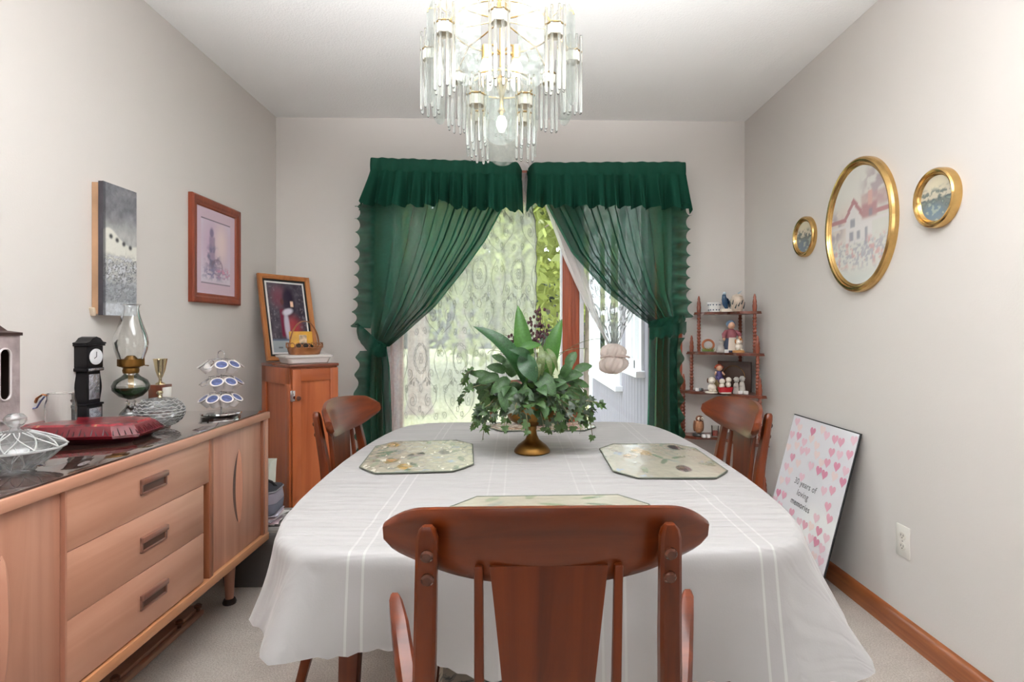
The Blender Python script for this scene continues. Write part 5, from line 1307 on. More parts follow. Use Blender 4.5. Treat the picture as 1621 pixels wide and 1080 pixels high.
def place_leaf(me, base, tip, width=1.0, roll=0.0, name='leaf', facing=(0, -1, .6), label=None):
    base = Vector(base); tip = Vector(tip); y = tip - base; L = y.length; y.normalize()
    f = Vector(facing); z = f - y * f.dot(y); z = z.normalized() if z.length > 1e-4 else y.orthogonal(); x = y.cross(z)
    R = Matrix((x, y, z)).transposed() @ Matrix.Rotation(roll, 3, 'Y')
    o = link(name, me, fo); M = R.to_4x4(); M.translation = base
    o.matrix_local = M @ Matrix.Diagonal((L * width, L, L, 1)); 
    if label: o['label'] = label
    return o
def P(u, v, dy=0.0):    # arrangement point from where it shows, dy nearer(-)/farther(+) than the bowl
    q = aty(u, v, BY + dy); return q - fo.location
place_leaf(sword, P(835, 612), P(820, 482, .01), 1.0, name='leaf'); place_leaf(swordD, P(828, 606, -.02), P(756, 512, -.05), .95, .5); place_leaf(sword, P(866, 602, .02), P(888, 504, .03), 1.25, -.3)
place_leaf(swordD, P(826, 562, -.05), P(848, 604, -.10), 1.9, .1, facing=(0, -1, .3)); place_leaf(swordD, P(842, 570, -.04), P(808, 552, -.09), 1.2); place_leaf(sword, P(822, 552, -.05), P(858, 545, -.02), 1.6)
for (a, b, d) in (((856, 548), (858, 598), -.08), ((862, 556), (874, 596), -.08), ((852, 566), (852, 604), -.09), ((866, 552), (884, 586), -.06), ((846, 560), (830, 590), -.07)):
    place_leaf(narrow, P(*a, d + .03), P(*b, d), 1.5)
for (a, b, d, w) in (((848, 594), (880, 626), -.10, 1.0), ((806, 612), (800, 652), -.10, 1.15), ((822, 618), (846, 634), -.10, 1.0), ((826, 624), (822, 655), -.09, .7), ((890, 596), (908, 570), -.02, .8), ((884, 600), (924, 592), .0, .8), ((900, 606), (934, 612), .02, .7), ((895, 626), (912, 656), -.05, .9), ((880, 640), (900, 668), -.06, .8),
                     ((790, 596), (757, 606), -.02, .8), ((800, 588), (770, 580), .0, .9), ((806, 600), (776, 624), -.05, .8), ((800, 574), (778, 562), .03, .8), ((870, 640), (862, 662), -.09, .9), ((845, 640), (858, 668), -.10, .8), ((910, 588), (938, 578), .04, .8), ((898, 580), (912, 556), .05, .9), ((780, 600), (744, 590), .02, .7), ((848, 600), (862, 570), .04, .9), ((786, 612), (752, 620), .10, .9), ((778, 604), (750, 613), .08, 1.2), ((782, 624), (754, 630), .06, 1.0), ((790, 622), (764, 640), .08, .9), ((780, 606), (764, 590), .10, 1.0), ((900, 618), (926, 626), .09, .9), ((814, 596), (796, 566), .05, .9), ((868, 612), (896, 604), -.06, .9), ((812, 636), (790, 660), -.07, .7)):
    place_leaf(heart, P(*a, d * .6), P(*b, d), w)
rs = random.Random(11)
# trailing ivy runners: stems with leaves
runs = []
for k in range(30):
    a = 2 * PI * k / 30 + rs.uniform(-.1, .1); reach = rs.uniform(.13, .215); up_ = rs.uniform(.03, .10); dn = rs.uniform(-.11, .02)
    if math.sin(a) < -.5: reach *= .75; dn = max(dn, -.05)
    runs.append([Vector((.05 * math.cos(a), .05 * math.sin(a), .0)), Vector((.6 * reach * math.cos(a), .6 * reach * math.sin(a), up_)), Vector((reach * math.cos(a), reach * math.sin(a), up_ * .3)), Vector((reach * 1.06 * math.cos(a + .1), reach * 1.06 * math.sin(a + .1), dn))])
runs += [[P(785, 630, -.03), P(770, 640, -.05), P(768, 660, -.06), P(766, 678, -.07)], [P(770, 610), P(745, 608, -.02), P(735, 622, -.03), P(728, 636, -.03)], [P(890, 636, -.05), P(900, 655, -.07), P(896, 668, -.08), P(893, 680, -.08)], [P(915, 610), P(934, 622), P(936, 640), P(938, 660)], [P(880, 650, -.06), P(885, 660, -.08), P(882, 670, -.09), P(884, 678, -.09)], [P(905, 640, -.04), P(925, 650, -.04), P(930, 655, -.04), P(926, 668, -.04)],
         [P(760, 590, .02), P(740, 580, .02), P(735, 596, .01), P(732, 606, .0)], [P(776, 640, -.04), P(758, 650, -.05), P(752, 656, -.05), P(756, 668, -.05)]]
def bez(p, t): a = [p[i].lerp(p[i + 1], t) for i in range(3)]; b = [a[i].lerp(a[i + 1], t) for i in range(2)]; return b[0].lerp(b[1], t)
nst = 0
for r in runs:
    part(MB().tube([bez(r, k / 8) for k in range(9)], .0012, 4), 'ivy_stem', plain('ivy_stem', rgb(92, 84, 52), .7), fo)
    for k in range(7):
        t = .22 + .78 * k / 6; p = bez(r, t); d = (bez(r, min(1, t + .05)) - bez(r, t - .05)).normalized(); s = rs.uniform(.024, .042) * (1.15 - .4 * t)
        if p.z < -.148 + .022: p.z = -.148 + .022
        tip = p + (d * .5 + Vector((rs.uniform(-1, 1), rs.uniform(-1, 1), rs.uniform(-.6, .4)))).normalized() * s
        if tip.z < -.142: tip.z = -.142
        place_leaf(IVY[rs.random() < .42], p, tip, rs.uniform(.85, 1.15), rs.uniform(-.6, .6), 'ivy_leaf', facing=(p.x * 3 + rs.uniform(-.3, .3), -.8, .6))
# fill: small leaves crowding the dome over the bowl
small = [blade(1, .26, lambda t: (math.sin(PI * min(1, t * .86 + .14)) ** .8) if t < .999 else 0, .3, m, 'small_leaf', 5, .2) for m in (LI, LI2, LP)]
for k in range(150):
    a = rs.uniform(0, 2 * PI); el = rs.uniform(.0, 1.25); R0 = rs.uniform(.09, .165)
    d = Vector((math.cos(a) * math.cos(el), math.sin(a) * math.cos(el), math.sin(el) * .72))
    p = d * R0 * (.62 if el > .8 else .85); t = p + (d + Vector((rs.uniform(-.8, .8), rs.uniform(-.8, .8), rs.uniform(-.9, .3)))).normalized() * rs.uniform(.03, .058)
    if t.z < -.10: continue
    place_leaf(small[rs.randrange(3)], p, t, rs.uniform(.8, 1.3), rs.uniform(-.7, .7), 'leaf', facing=(d.x, d.y - .5, d.z + .5))
# dark red sprigs and thin grass
M_SPR = plain('dark_red_sprig', rgb(66, 34, 40), .7); M_GRS = plain('grass_blade', rgb(86, 92, 62), .7)
for (a, b) in (((850, 590), (856, 490)), ((848, 590), (840, 506)), ((852, 590), (862, 518)), ((846, 590), (812, 532)), ((850, 580), (848, 526))):
    pa, pb2 = P(*a), P(*b); s = MB(); s.tube([pa, pa.lerp(pb2, .5) + Vector((.004, 0, 0)), pb2], .0011, 4)
    sg = part(s, 'sprig', M_SPR, fo); c = MB()
    for k in range(13):
        q = pa.lerp(pb2, .72 + .30 * k / 12) + Vector((rs.uniform(-.016, .016), rs.uniform(-.01, .01), rs.uniform(-.006, .006)))
        c.ball(q, (.0052, .0045, .0062), 6, 4)
    o = part(c, 'florets', M_SPR, sg); o['kind'] = 'stuff'
for (a, b, c) in (((850, 600), (900, 535), (955, 536)), ((846, 590), (780, 540), (772, 560)), ((850, 590), (815, 520), (788, 532)), ((852, 590), (880, 548), (930, 552)), ((846, 600), (790, 545), (784, 566)), ((856, 590), (862, 520), (858, 500)), ((856, 600), (868, 530), (862, 506))):
    pa, pb2, pc = P(*a), P(*b), P(*c)
    part(MB().tube([pa.lerp(pb2, t).lerp(pb2.lerp(pc, t), t) for t in [k / 10 for k in range(11)]], .0009, 4), 'grass_blade', M_GRS, fo)

# ================================================================== RIGHT WALL
def oval_frame(u0, u1, v0, v1, dep, t, func, label, nm='oval_frame'):
    um, vm = (u0 + u1) / 2, (v0 + v1) / 2; X = XR - dep * .5
    ya, yb = atx(u0, vm, X).y, atx(u1, vm, X).y; yc = (ya + yb) / 2; uc = None
    # centre px of the true mid-depth
    zt_, zb_ = None, None
    c = Vector((X, yc, 0)); 
    for uu in np.linspace(u0, u1, 200):
        if atx(uu, vm, X).y <= yc: um2 = uu; break
    zt_ = atx(um2, v0, X).z; zb_ = atx(um2, v1, X).z
    a, b = abs(ya - yb) / 2, (zt_ - zb_) / 2
    f = thing(nm, label, 'picture', (XR - .0005, yc, (zt_ + zb_) / 2), rot=ROT_R, group=None)
    prof = [(0, 0), (-.000, dep * .55), (t * .12, dep * .85), (t * .32, dep), (t * .52, dep * .92), (t * .62, dep * .70), (t * .74, dep * .72), (t * .84, dep * .55), (t, dep * .40), (t, 0)]
    n = 72; rings = []
    for k in range(n):
        th = 2 * PI * k / n; nx, ny = math.cos(th) / a, math.sin(th) / b; l = math.hypot(nx, ny); nx /= l; ny /= l
        rings.append([Vector((a * math.cos(th) - nx * q[0], b * math.sin(th) - ny * q[0], q[1])) for q in prof])
    rings.append(rings[0]); part(MB().loft(rings, cap=False), 'frame', M_GOLD, f, angle=25)
    wi, hi = 2 * (a - t * .9), 2 * (b - t * .9)
    link('print', picture('print', wi, hi, 60, 80, func, M_PRINTG, lambda u, v: (u - .5) ** 2 + (v - .5) ** 2 < .255), f, (0, 0, dep * .42))
    return f
def cottage(u, v):
    u = 1 - (1 - u); n = vnoise(u, v * 1.5, 12, 51); n2 = vnoise(u, v * 1.5, 30, 52)
    C = np.ones(u.shape + (3,)) * np.array([S2L(k) for k in (222, 219, 212)])
    C = lay(C, (226, 204, 194), blob(u, v, .3, .55, .3, .14, .8) * .6)
    C = lay(C, (176, 158, 164), blob(u, v, .85, .80, .26, .18, .5) * sm(n, .35, .6) * .8); C = lay(C, (170, 158, 166), blob(u, v, .06, .52, .16, .14, .5) * sm(n, .35, .6) * .8)
    C = lay(C, (196, 166, 164), rect(u, v, .55, 1.0, .62, .74, .02) * .7)
    C = lay(C, (228, 222, 220), rect(u, v, .28, .72, .36, .60, .01)); gable = np.clip(1 - np.abs(u - .42) / .17, 0, 1) * .16
    C = lay(C, (186, 142, 144), ((v > .56) & (v < .56 + gable + .03)).astype(float)); C = lay(C, (226, 220, 218), ((v > .50) & (v < .56 + gable - .03)).astype(float))
    C = lay(C, (188, 150, 150), rect(u, v, .56, .80, .54, .66, .02)); C = lay(C, (214, 176, 168), rect(u, v, .66, .73, .64, .76, .01))
    for (x, y, w, h) in ((.40, .53, .04, .035), (.38, .42, .035, .04), (.50, .42, .03, .035), (.63, .40, .02, .07), (.70, .58, .03, .03)): C = lay(C, (152, 150, 160), rect(u, v, x - w, x + w, y - h, y + h, .008) * .8)
    C = lay(C, (176, 172, 182), sm(n2, .48, .60) * (1 - sm(v, .33, .40)) * sm(v, .08, .2) * .75); C = lay(C, (216, 170, 168), sm(vnoise(u, v, 20, 77), .58, .66) * (1 - sm(v, .36, .42)) * sm(v, .12, .2) * .8)
    C = lay(C, (214, 216, 212), 1 - sm(v, .04, .16)); return C
def pond(s):
    def f(u, v):
        n = vnoise(u, v * 1.3, 10, s)
        C = np.ones(u.shape + (3,)) * np.array([S2L(k) for k in (206, 196, 176)])
        C = lay(C, (222, 212, 186), blob(u, v, .5, .80, .3, .15, .8)); C = lay(C, (120, 126, 122), sm(n, .42, .6) * (1 - sm(v, .62, .80)))
        C = lay(C, (92, 104, 106), (1 - sm(v, .44 + .08 * n, .50 + .08 * n)) * .8); C = lay(C, (118, 134, 146), blob(u, v, .38, .2, .34, .2, .5)); C = lay(C, (176, 184, 168), sm(n, .55, .68) * (1 - sm(v, .4, .5)) * .7)
        return C
    return f
oval_frame(1309, 1418, 250, 463, .030, .036, cottage, 'large oval gold frame with a pale cottage print, middle of three on the wall')
oval_frame(1257, 1290, 343, 407, .024, .026, pond(61), 'smallest-looking oval gold frame with dim pond print, nearest the corner shelf')
oval_frame(1449, 1517, 266, 361, .030, .026, pond(66), 'small oval gold frame with a blue pond print, nearest the camera')
# heart poster leaning on the wall
ptl = Vector(atx(1257, 655, XR - .018)); ptr = Vector(atx(1362, 688, XR - .018)); zt_ = (ptl.z + ptr.z) / 2
x_bot = 1.225; ex = Vector((0, ptr.y - ptl.y, 0)).normalized(); W_ = abs(ptr.y - ptl.y); eyv = Vector((XR - .018 - x_bot, 0, zt_)); H_ = eyv.length; ey = eyv.normalized(); ez = ex.cross(ey).normalized()
ctr = Vector((x_bot, (ptl.y + ptr.y) / 2, 0.002)) + ey * H_ / 2
hp_ = thing('heart_poster', 'white poster board printed with pink hearts leaning against the wall', 'poster', ctr, rot=Matrix((ex, ey, ez)).transposed().to_euler())
part(MB().b2((-W_ / 2, -H_ / 2, -.008), (W_ / 2, H_ / 2, -.002)), 'black_backing', M_BLACK, hp_, smooth=False)
part(MB().b2((-W_ / 2 + .005, -H_ / 2 + .005, -.002), (W_ / 2 - .005, H_ / 2 - .005, 0)), 'white_sheet', plain('glossy_white_paper', rgb(236, 232, 236), .12, Coat_Weight=.5, Coat_Roughness=.03), hp_, smooth=False)
def heart_pts(r, n=22): return [(r * 16 * math.sin(t) ** 3 / 17, r * (13 * math.cos(t) - 5 * math.cos(2 * t) - 2 * math.cos(3 * t) - math.cos(4 * t)) / 17) for t in [2 * PI * k / n for k in range(n)]]
HM = [plain('ink_pink_pale', rgb(238, 216, 214), .25), plain('ink_pink_light', rgb(234, 196, 208), .25), plain('ink_pink', rgb(226, 166, 184), .25), plain('ink_pink_deep', rgb(216, 142, 166), .25)]
hme = []
for m in HM:
    b = MB(); b.bm.faces.new([b.bm.verts.new((x, y, 0)) for x, y in heart_pts(.026)][::-1]); hme.append(b.mesh('heart', m, False, recalc=False))
    for v_ in hme[-1].polygons: v_.flip()
rs = random.Random(4); gx, gy = 9, 12
for j in range(gy):
    for i in range(gx):
        u = (i + .5) / gx + rs.uniform(-.03, .03); v = (j + .5) / gy + rs.uniform(-.022, .022)
        if rs.random() < .16: continue
        if .22 < u < .72 and .42 < v < .62 : continue
        o = link('heart', hme[rs.choice((0, 0, 1, 1, 1, 2, 2, 3))], hp_, ((u - .5) * W_ * .95, (v - .5) * H_ * .96, .0006 + .00004 * rs.randrange(8)), (0, 0, rs.uniform(-.15, .15)))
def text_obj(body, size, m, parent, loc, shear=0.0, name='lettering'):
    cu = bpy.data.curves.new(name, 'FONT'); cu.body = body; cu.size = size; cu.align_x = 'CENTER'; cu.align_y = 'CENTER'; cu.shear = shear; cu.space_character = 1.05
    ob = bpy.data.objects.new(name, cu); COL.objects.link(ob)
    dg = bpy.context.evaluated_depsgraph_get(); me = bpy.data.meshes.new_from_object(ob.evaluated_get(dg)); bpy.data.objects.remove(ob); bpy.data.curves.remove(cu)
    me.materials.clear(); me.materials.append(m)
    return link(name, me, parent, loc)
M_INK = plain('black_ink', rgb(50, 48, 52), .4)
for k, s in enumerate(('30 years of', 'loving', 'memories')):
    text_obj(s, .041, M_INK, hp_, (-.02, (.062, .016, -.032)[k], .0009), .12)
# outlet
oc = atx(1431, 857, XR)
ou = thing('wall_outlet', 'ivory duplex electrical outlet on the wall beside the poster', 'outlet', (XR - .0003, oc.y, oc.z), rot=ROT_R)
part(MB().b2((-.036, -.058, 0), (.036, .058, .005), .002), 'cover_plate', plain('ivory_plastic', rgb(232, 228, 220), .35), ou)
for s in (-1, 1):
    r_ = part(MB().lathe([(0, .0049), (.0165, .0049), (.0165, .0068), (0, .007)], 24, M=Matrix.Translation((0, s * .0195, 0)) @ Matrix.Diagonal((1, .86, 1, 1))), 'receptacle', plain('ivory_plastic_dark', rgb(222, 216, 206), .35), ou)
    for q in (-1, 1): part(MB().b2((q * .0065 - .0012, s * .0195 - .001, .0066), (q * .0065 + .0012, s * .0195 + .007, .0073)), 'slot', M_BLACK, r_, smooth=False)
    part(MB().lathe([(0, .0066), (.0024, .0066), (.0024, .0073), (0, .0073)], 10, (0, s * .0195 - .006, 0)), 'slot', M_BLACK, r_)
part(MB().lathe([(0, .005), (.003, .005), (.0025, .0064), (0, .0066)], 12), 'screw', M_CHROME, ou)

# ================================================================== CORNER SHELF (three-sided whatnot in the far right corner)
cs = thing('corner_shelf', 'five-tier corner whatnot shelf with turned spindles full of figurines', 'shelf', (XR - .03, YB - .03, 0))
SHW = wood('shelf_walnut', rgb(84, 40, 26), rgb(120, 62, 42), 'x', .3, 1, .3); SPW = wood('shelf_spindle', rgb(118, 52, 32), rgb(152, 76, 48), 'z', .28, 1, .5)
cxs, cys = XR - .03, YB - .03
TIERS = [(1.243, .300, .285), (1.002, .345, .325), (.766, .395, .355), (.500, .425, .385), (.225, .455, .415)]     # height, arm along the back wall, arm along the right wall
def shelf_pts(a, b):
    P_ = [(0, 0), (-a, 0), (-a - .012, -.03), (-a + .01, -.055)]
    p0, p1 = Vector((-a + .01, -.055)), Vector((-.055, -b + .01))
    for k in range(1, 16):
        t = k / 16; q = p0.lerp(p1, t); n_ = Vector((-(p1 - p0).y, (p1 - p0).x)).normalized() * -1
        P_.append(tuple(q + n_ * (-.03 * math.sin(2 * PI * t) ** 2 + .045 * math.sin(PI * t) ** 3) * -1))
    return P_ + [(-.055, -b + .01), (-.03, -b - .012), (0, -b)]
for (z, a, b) in TIERS:
    sb_ = MB(); P_ = shelf_pts(a, b)
    sb_.prism(P_, .007, Matrix.Translation((0, 0, z - .015))); sb_.prism([(x * .985 - .001, y * .985 - .001) for x, y in P_], .0085, Matrix.Translation((0, 0, z - .0085)))
    part(sb_, 'shelf_board', SHW, cs, smooth=False)
    rl = MB(); 
def spindle(x, y, z0, z1, fin):
    L_ = z1 - z0; prof = [(0, z0), (.010, z0)]; n = max(6, int(L_ / .021))
    for k in range(n + 1):
        for f, r in ((.15, .0085), (.5, .0128), (.85, .0085)):
            if k < n: prof.append((r, z0 + .012 + (L_ - .024) * (k + f) / n))
    prof += [(.010, z1), (0, z1)]
    part(MB().lathe(prof, 14, (x, y, 0)), 'spindle', SPW, cs)
    if fin:
        part(MB().lathe([(0, fin), (.011, fin), (.012, fin + .012), (.0135, fin + .03), (.0105, fin + .046), (.012, fin + .052), (.0095, fin + .066), (.007, fin + .072), (.0085, fin + .080), (.004, fin + .098), (0, fin + .102)], 16, (x, y, 0)), 'finial', SPW, cs)
for i in range(5):
    z, a, b = TIERS[i]; zl = TIERS[i + 1][0] if i < 4 else 0
    top = z - .015
    for (x, y) in ((-a + .02, -.032), (-.032, -b + .02)):
        spindle(x, y, zl, top, z)
    spindle(-.018, -.018, zl, top, 1.243 if i == 0 else 0)
def on_shelf(i, u, dyf):
    """place on tier i under picture column u, dyf = distance out of the back wall"""
    z = TIERS[i][0]; y = YB - dyf; q = aty(u, 600, y); return Vector((q.x, y, z + .0004))
def FG(name, label, cat, i, u, dyf, rz=0, group='figurines on the corner shelf'): return thing(name, label, cat, on_shelf(i, u, dyf), rz, group)
C_ = lambda n, r, g, b, ro=.35, **k: plain(n, rgb(r, g, b), ro, **k)
CREAM = C_('cream_glaze', 236, 226, 212, .3); GREYG = C_('grey_bisque', 168, 160, 154, .6); SKIN = C_('figurine_skin', 214, 168, 140, .5); BLUEG = C_('blue_glaze', 44, 74, 104, .2)
# top tier
f = FG('ceramic_crock', 'blue and white ceramic crock, left end of the top shelf', 'crock', 0, 1131, .13)
part(MB().lathe([(0, 0), (.030, 0), (.033, .006), (.036, .045), (.042, .050), (.042, .056), (.037, .058), (.033, .050), (.030, .01), (0, .008)], 28), 'crock_body', C_('white_glaze', 232, 230, 228, .2), f)
bmk = MB()
for k in range(12):
    a = 2 * PI * k / 12
    for z in (.012, .042): bmk.ball((.0345 * math.cos(a) * (1.0 if z < .02 else 1.04), .0345 * math.sin(a) * (1.0 if z < .02 else 1.04), z), (.004, .004, .004), 6, 4)
o = part(bmk, 'painted_border', BLUEG, f); o['kind'] = 'stuff'
f = FG('bird_figurine', 'blue long-tailed bird figurine on a white block, middle of the top shelf', 'figurine', 0, 1149, .17)
part(MB().b2((-.032, -.02, 0), (.032, .02, .018), .003), 'base', CREAM, f)
part(MB().tube([(.006, 0, .018), (-.004, 0, .045), (-.010, -.002, .075), (-.012, -.002, .098), (-.004, 0, .112)], [.008, .017, .016, .011, .006], 12), 'bird_body', BLUEG, f)
part(MB().loft([[Vector((.006 + .004 * s, y, z)) for s, y in ((-1, -.006), (1, -.006), (1, .006), (-1, .006))] for z in (.018, .02)]).tube([(-.008, .0, .09), (.010, .004, .074), (.024, .006, .045), (.020, .004, .026)], [.006, .012, .011, .003], 8, flat=.5), 'wing', C_('dark_blue_glaze', 26, 40, 62, .25), f)
part(MB().ball((-.010, -.004, .108), (.011, .009, .010), 12, 8).tube([(-.014, -.008, .108), (-.024, -.012, .106)], [.003, .0008], 6), 'bird_head', C_('pale_blue_glaze', 176, 196, 206, .25), f)
f = FG('winged_jar', 'round cream lidded jar with painted leaves and wing handle on the top shelf', 'jar', 0, 1167, .20)
part(MB().lathe([(0, 0), (.026, 0), (.034, .02), (.040, .05), (.038, .072), (.030, .086), (.032, .090), (.026, .096), (.010, .104), (0, .106)], 28), 'jar_body', C_('jar_glaze', 206, 188, 170, .3, var=.15, vscale=30), f)
lv = MB()
for k in range(14):
    a = 2 * PI * k / 14; z = .018 + .012 * (k % 3); lv.bar((.039 * math.cos(a), .039 * math.sin(a), z), (.043 * math.cos(a + .25), .043 * math.sin(a + .25), z + .026), .008, .003, up=(math.cos(a), math.sin(a), 0), w2=.002)
o = part(lv, 'painted_leaves', C_('slate_leaf', 58, 70, 72, .5), f); o['kind'] = 'stuff'
part(MB().tube([(.0, 0, .100), (.012, 0, .112), (.028, 0, .124)], [.010, .009, .002], 8, flat=.4), 'wing_handle', MATS['pale_blue_glaze'], f)
# second tier
f = FG('wreath_figurine', 'green and orange twig wreath ornament, left end of the second shelf', 'figurine', 1, 1121, .13)
part(MB().tube([(.034 * math.cos(a), .0, .042 + .030 * math.sin(a)) for a in [2 * PI * k / 24 for k in range(24)]], .007, 7, closed=True), 'twig_ring', C_('twig_orange', 178, 106, 70, .7), f)
gb = MB()
for k in range(22): gb.bar((-.034 + .003 * k, -.004, .004), (-.040 + .0036 * k, -.012, .020 + .010 * math.sin(k * 2.1)), .006, .002, up=(0, 1, 0), w2=.001)
o = part(gb, 'grass_tuft', C_('moss_green', 116, 140, 66, .7), f); o['kind'] = 'stuff'
f = FG('cat_figurine', 'small grey seated cat figurine beside the wreath ornament', 'figurine', 1, 1141, .20)
part(MB().lathe([(0, 0), (.024, 0), (.026, .012), (.020, .034), (.012, .048), (0, .05)], 18), 'cat_body', GREYG, f)
part(MB().ball((0, -.004, .056), (.014, .013, .013), 12, 8).lathe([(.005, .064), (0, .078)], 6, (-.008, 0, 0)).lathe([(.005, .064), (0, .078)], 6, (.008, 0, 0)), 'cat_head', GREYG, f)
f = FG('woman_figurine', 'tall figurine of a woman in blue headscarf, mauve blouse and apron', 'figurine', 1, 1157, .17)
part(MB().lathe([(0, 0), (.046, 0), (.048, .01), (.040, .05), (.028, .086), (0, .09)], 24), 'skirt', C_('navy_skirt', 62, 70, 92, .6), f)
part(MB().grid(lambda u, v: Vector(((.030 - .010 * v) * 2 * (u - .5) * 1.1, -(.047 - .016 * v) * math.cos((u - .5) * 1.4) - .004, .012 + .076 * v)), 10, 8), 'apron', C_('apron_cream', 214, 200, 186, .7), f)
part(MB().lathe([(0, .080), (.030, .084), (.034, .105), (.026, .130), (.012, .140), (0, .142)], 20).tube([(-.026, 0, .124), (-.048, -.012, .104), (-.052, -.026, .084)], [.013, .012, .009], 8).tube([(.026, 0, .124), (.048, -.012, .104), (.040, -.034, .090)], [.013, .012, .009], 8), 'blouse', C_('mauve_blouse', 148, 84, 92, .6), f)
hd = part(MB().ball((0, -.006, .160), (.021, .021, .024), 16, 10).ball((-.052, -.03, .078), .009, 8, 6).ball((.038, -.038, .088), .009, 8, 6).ball((0, -.028, .158), .004, 6, 4), 'head', SKIN, f)
part(MB().ball((0, .004, .168), (.027, .025, .024), 16, 10), 'headscarf', C_('blue_scarf', 112, 136, 164, .7), f)
f = FG('dog_figurine', 'white and orange puppy figurine, right end of the second shelf', 'figurine', 1, 1169, .235)
part(MB().lathe([(0, 0), (.034, 0), (.034, .010), (.028, .014), (0, .014)], 18), 'base', C_('amber_base', 196, 144, 92, .5), f)
part(MB().ball((.002, 0, .034), (.022, .018, .022), 14, 9).ball((-.012, -.014, .018), (.008, .010, .006), 8, 6).ball((.014, -.014, .018), (.008, .010, .006), 8, 6), 'dog_body', CREAM, f)
part(MB().ball((0, -.008, .064), (.019, .017, .018), 14, 9).ball((0, -.024, .060), (.008, .007, .006), 8, 6), 'dog_head', CREAM, f)
part(MB().ball((-.018, -.004, .066), (.005, .009, .013), 8, 6).ball((.018, -.004, .066), (.005, .009, .013), 8, 6).ball((.004, -.024, .078), (.008, .004, .006), 8, 6), 'ears', C_('orange_patch', 196, 124, 62, .5), f)
# third tier
f = thing('boxed_plate', 'dark brown boxed plate with gold ring standing at the back of the third shelf', 'plate', on_shelf(2, 1154, .155) + Vector((.03, .0, .082)), rz=math.radians(-38), group=None); 
part(MB().b2((-.098, 0, -.082), (.098, .02, .098), .002), 'box', C_('brown_box', 66, 44, 34, .5), f)
part(MB().lathe([(0, -.001), (.062, -.001), (.066, -.003), (.062, -.0035), (0, -.003)], 40, M=Matrix.Translation((.0, 0, .008)) @ Matrix.Rotation(-PI / 2, 4, 'X') @ Matrix.Diagonal((1, 1, -1, 1))), 'plate_disc', C_('dark_plate', 52, 50, 38, .2, var=.5, vscale=20), f)
part(MB().tube([(.064 * math.cos(a), -.004, .008 + .064 * math.sin(a)) for a in [2 * PI * k / 40 for k in range(40)]], .0022, 6, closed=True), 'gold_ring', M_GOLD, f)
f = FG('boy_figurine', 'red-haired boy figurine in purple overalls sitting on a tall rock', 'figurine', 2, 1138, .17)
part(MB().lathe([(0, 0), (.040, 0), (.042, .02), (.034, .06), (.026, .072), (0, .076)], 9), 'rock', C_('olive_rock', 124, 104, 66, .8, bump=.6, bscale=60), f)
part(MB().lathe([(0, .070), (.018, .070), (.021, .095), (.016, .122), (0, .126)], 16).tube([(-.008, -.012, .086), (-.010, -.034, .082), (-.010, -.036, .062)], .008, 7).tube([(.008, -.012, .086), (.010, -.034, .082), (.010, -.036, .062)], .008, 7), 'overalls', C_('purple_overalls', 82, 70, 120, .6), f)
part(MB().ball((0, -.004, .142), (.019, .018, .019), 14, 9).tube([(-.018, -.002, .118), (-.028, -.016, .102)], [.006, .005], 6).tube([(.018, -.002, .118), (.028, -.016, .102)], [.006, .005], 6), 'head', SKIN, f)
part(MB().ball((0, .003, .150), (.022, .020, .016), 14, 9).ball((-.020, 0, .146), .008, 8, 6).ball((.020, 0, .146), .008, 8, 6), 'hair', C_('red_hair', 150, 62, 38, .8), f)
f = FG('puppy_figurine', 'cream puppy figurine with brown ears, left on the third shelf', 'figurine', 2, 1126, .215)
part(MB().lathe([(0, 0), (.036, 0), (.036, .006), (0, .008)], 16).ball((.004, 0, .030), (.024, .020, .026), 14, 9).ball((-.012, -.016, .014), (.008, .012, .007), 8, 6).ball((.018, -.016, .014), (.008, .012, .007), 8, 6), 'dog_body', CREAM, f)
part(MB().ball((0, -.006, .072), (.022, .020, .021), 14, 9).ball((0, -.024, .066), (.010, .008, .008), 8, 6), 'dog_head', CREAM, f)
part(MB().ball((-.020, 0, .072), (.006, .010, .015), 8, 6).ball((.021, 0, .074), (.006, .010, .015), 8, 6).ball((0, -.032, .068), .003, 6, 4), 'ears', C_('brown_patch', 112, 76, 54, .6), f)
f = FG('wagon_figurine', 'two white puppies riding in a red cart ornament on the third shelf', 'figurine', 2, 1148, .245)
part(MB().loft([rrect(.034, .018, .008, .006), rrect(.042, .022, .008, .036), rrect(.038, .019, .008, .036), rrect(.034, .016, .006, .026)]), 'cart', C_('red_cart', 176, 24, 34, .3), f)
part(MB().loft([rrect(.030, .022, .006, 0), rrect(.030, .022, .006, .0075)]), 'base', CREAM, f)
for sx, hz in ((-.020, .0), (.018, .008)):
    pu = part(MB().ball((sx, 0, .042 + hz), (.016, .014, .018), 12, 8).ball((sx, -.004, .070 + hz), (.017, .016, .016), 12, 8).ball((sx, -.020, .066 + hz), (.007, .006, .005), 8, 5), 'puppy', CREAM, f)
    part(MB().ball((sx - .016, 0, .070 + hz), (.004, .007, .010), 8, 5).ball((sx + .016, 0, .070 + hz), (.004, .007, .010), 8, 5), 'ears', MATS['brown_patch'], pu)
f = FG('couple_figurine', 'pale grey couple figurine standing together, right on the third shelf', 'figurine', 2, 1170, .255)
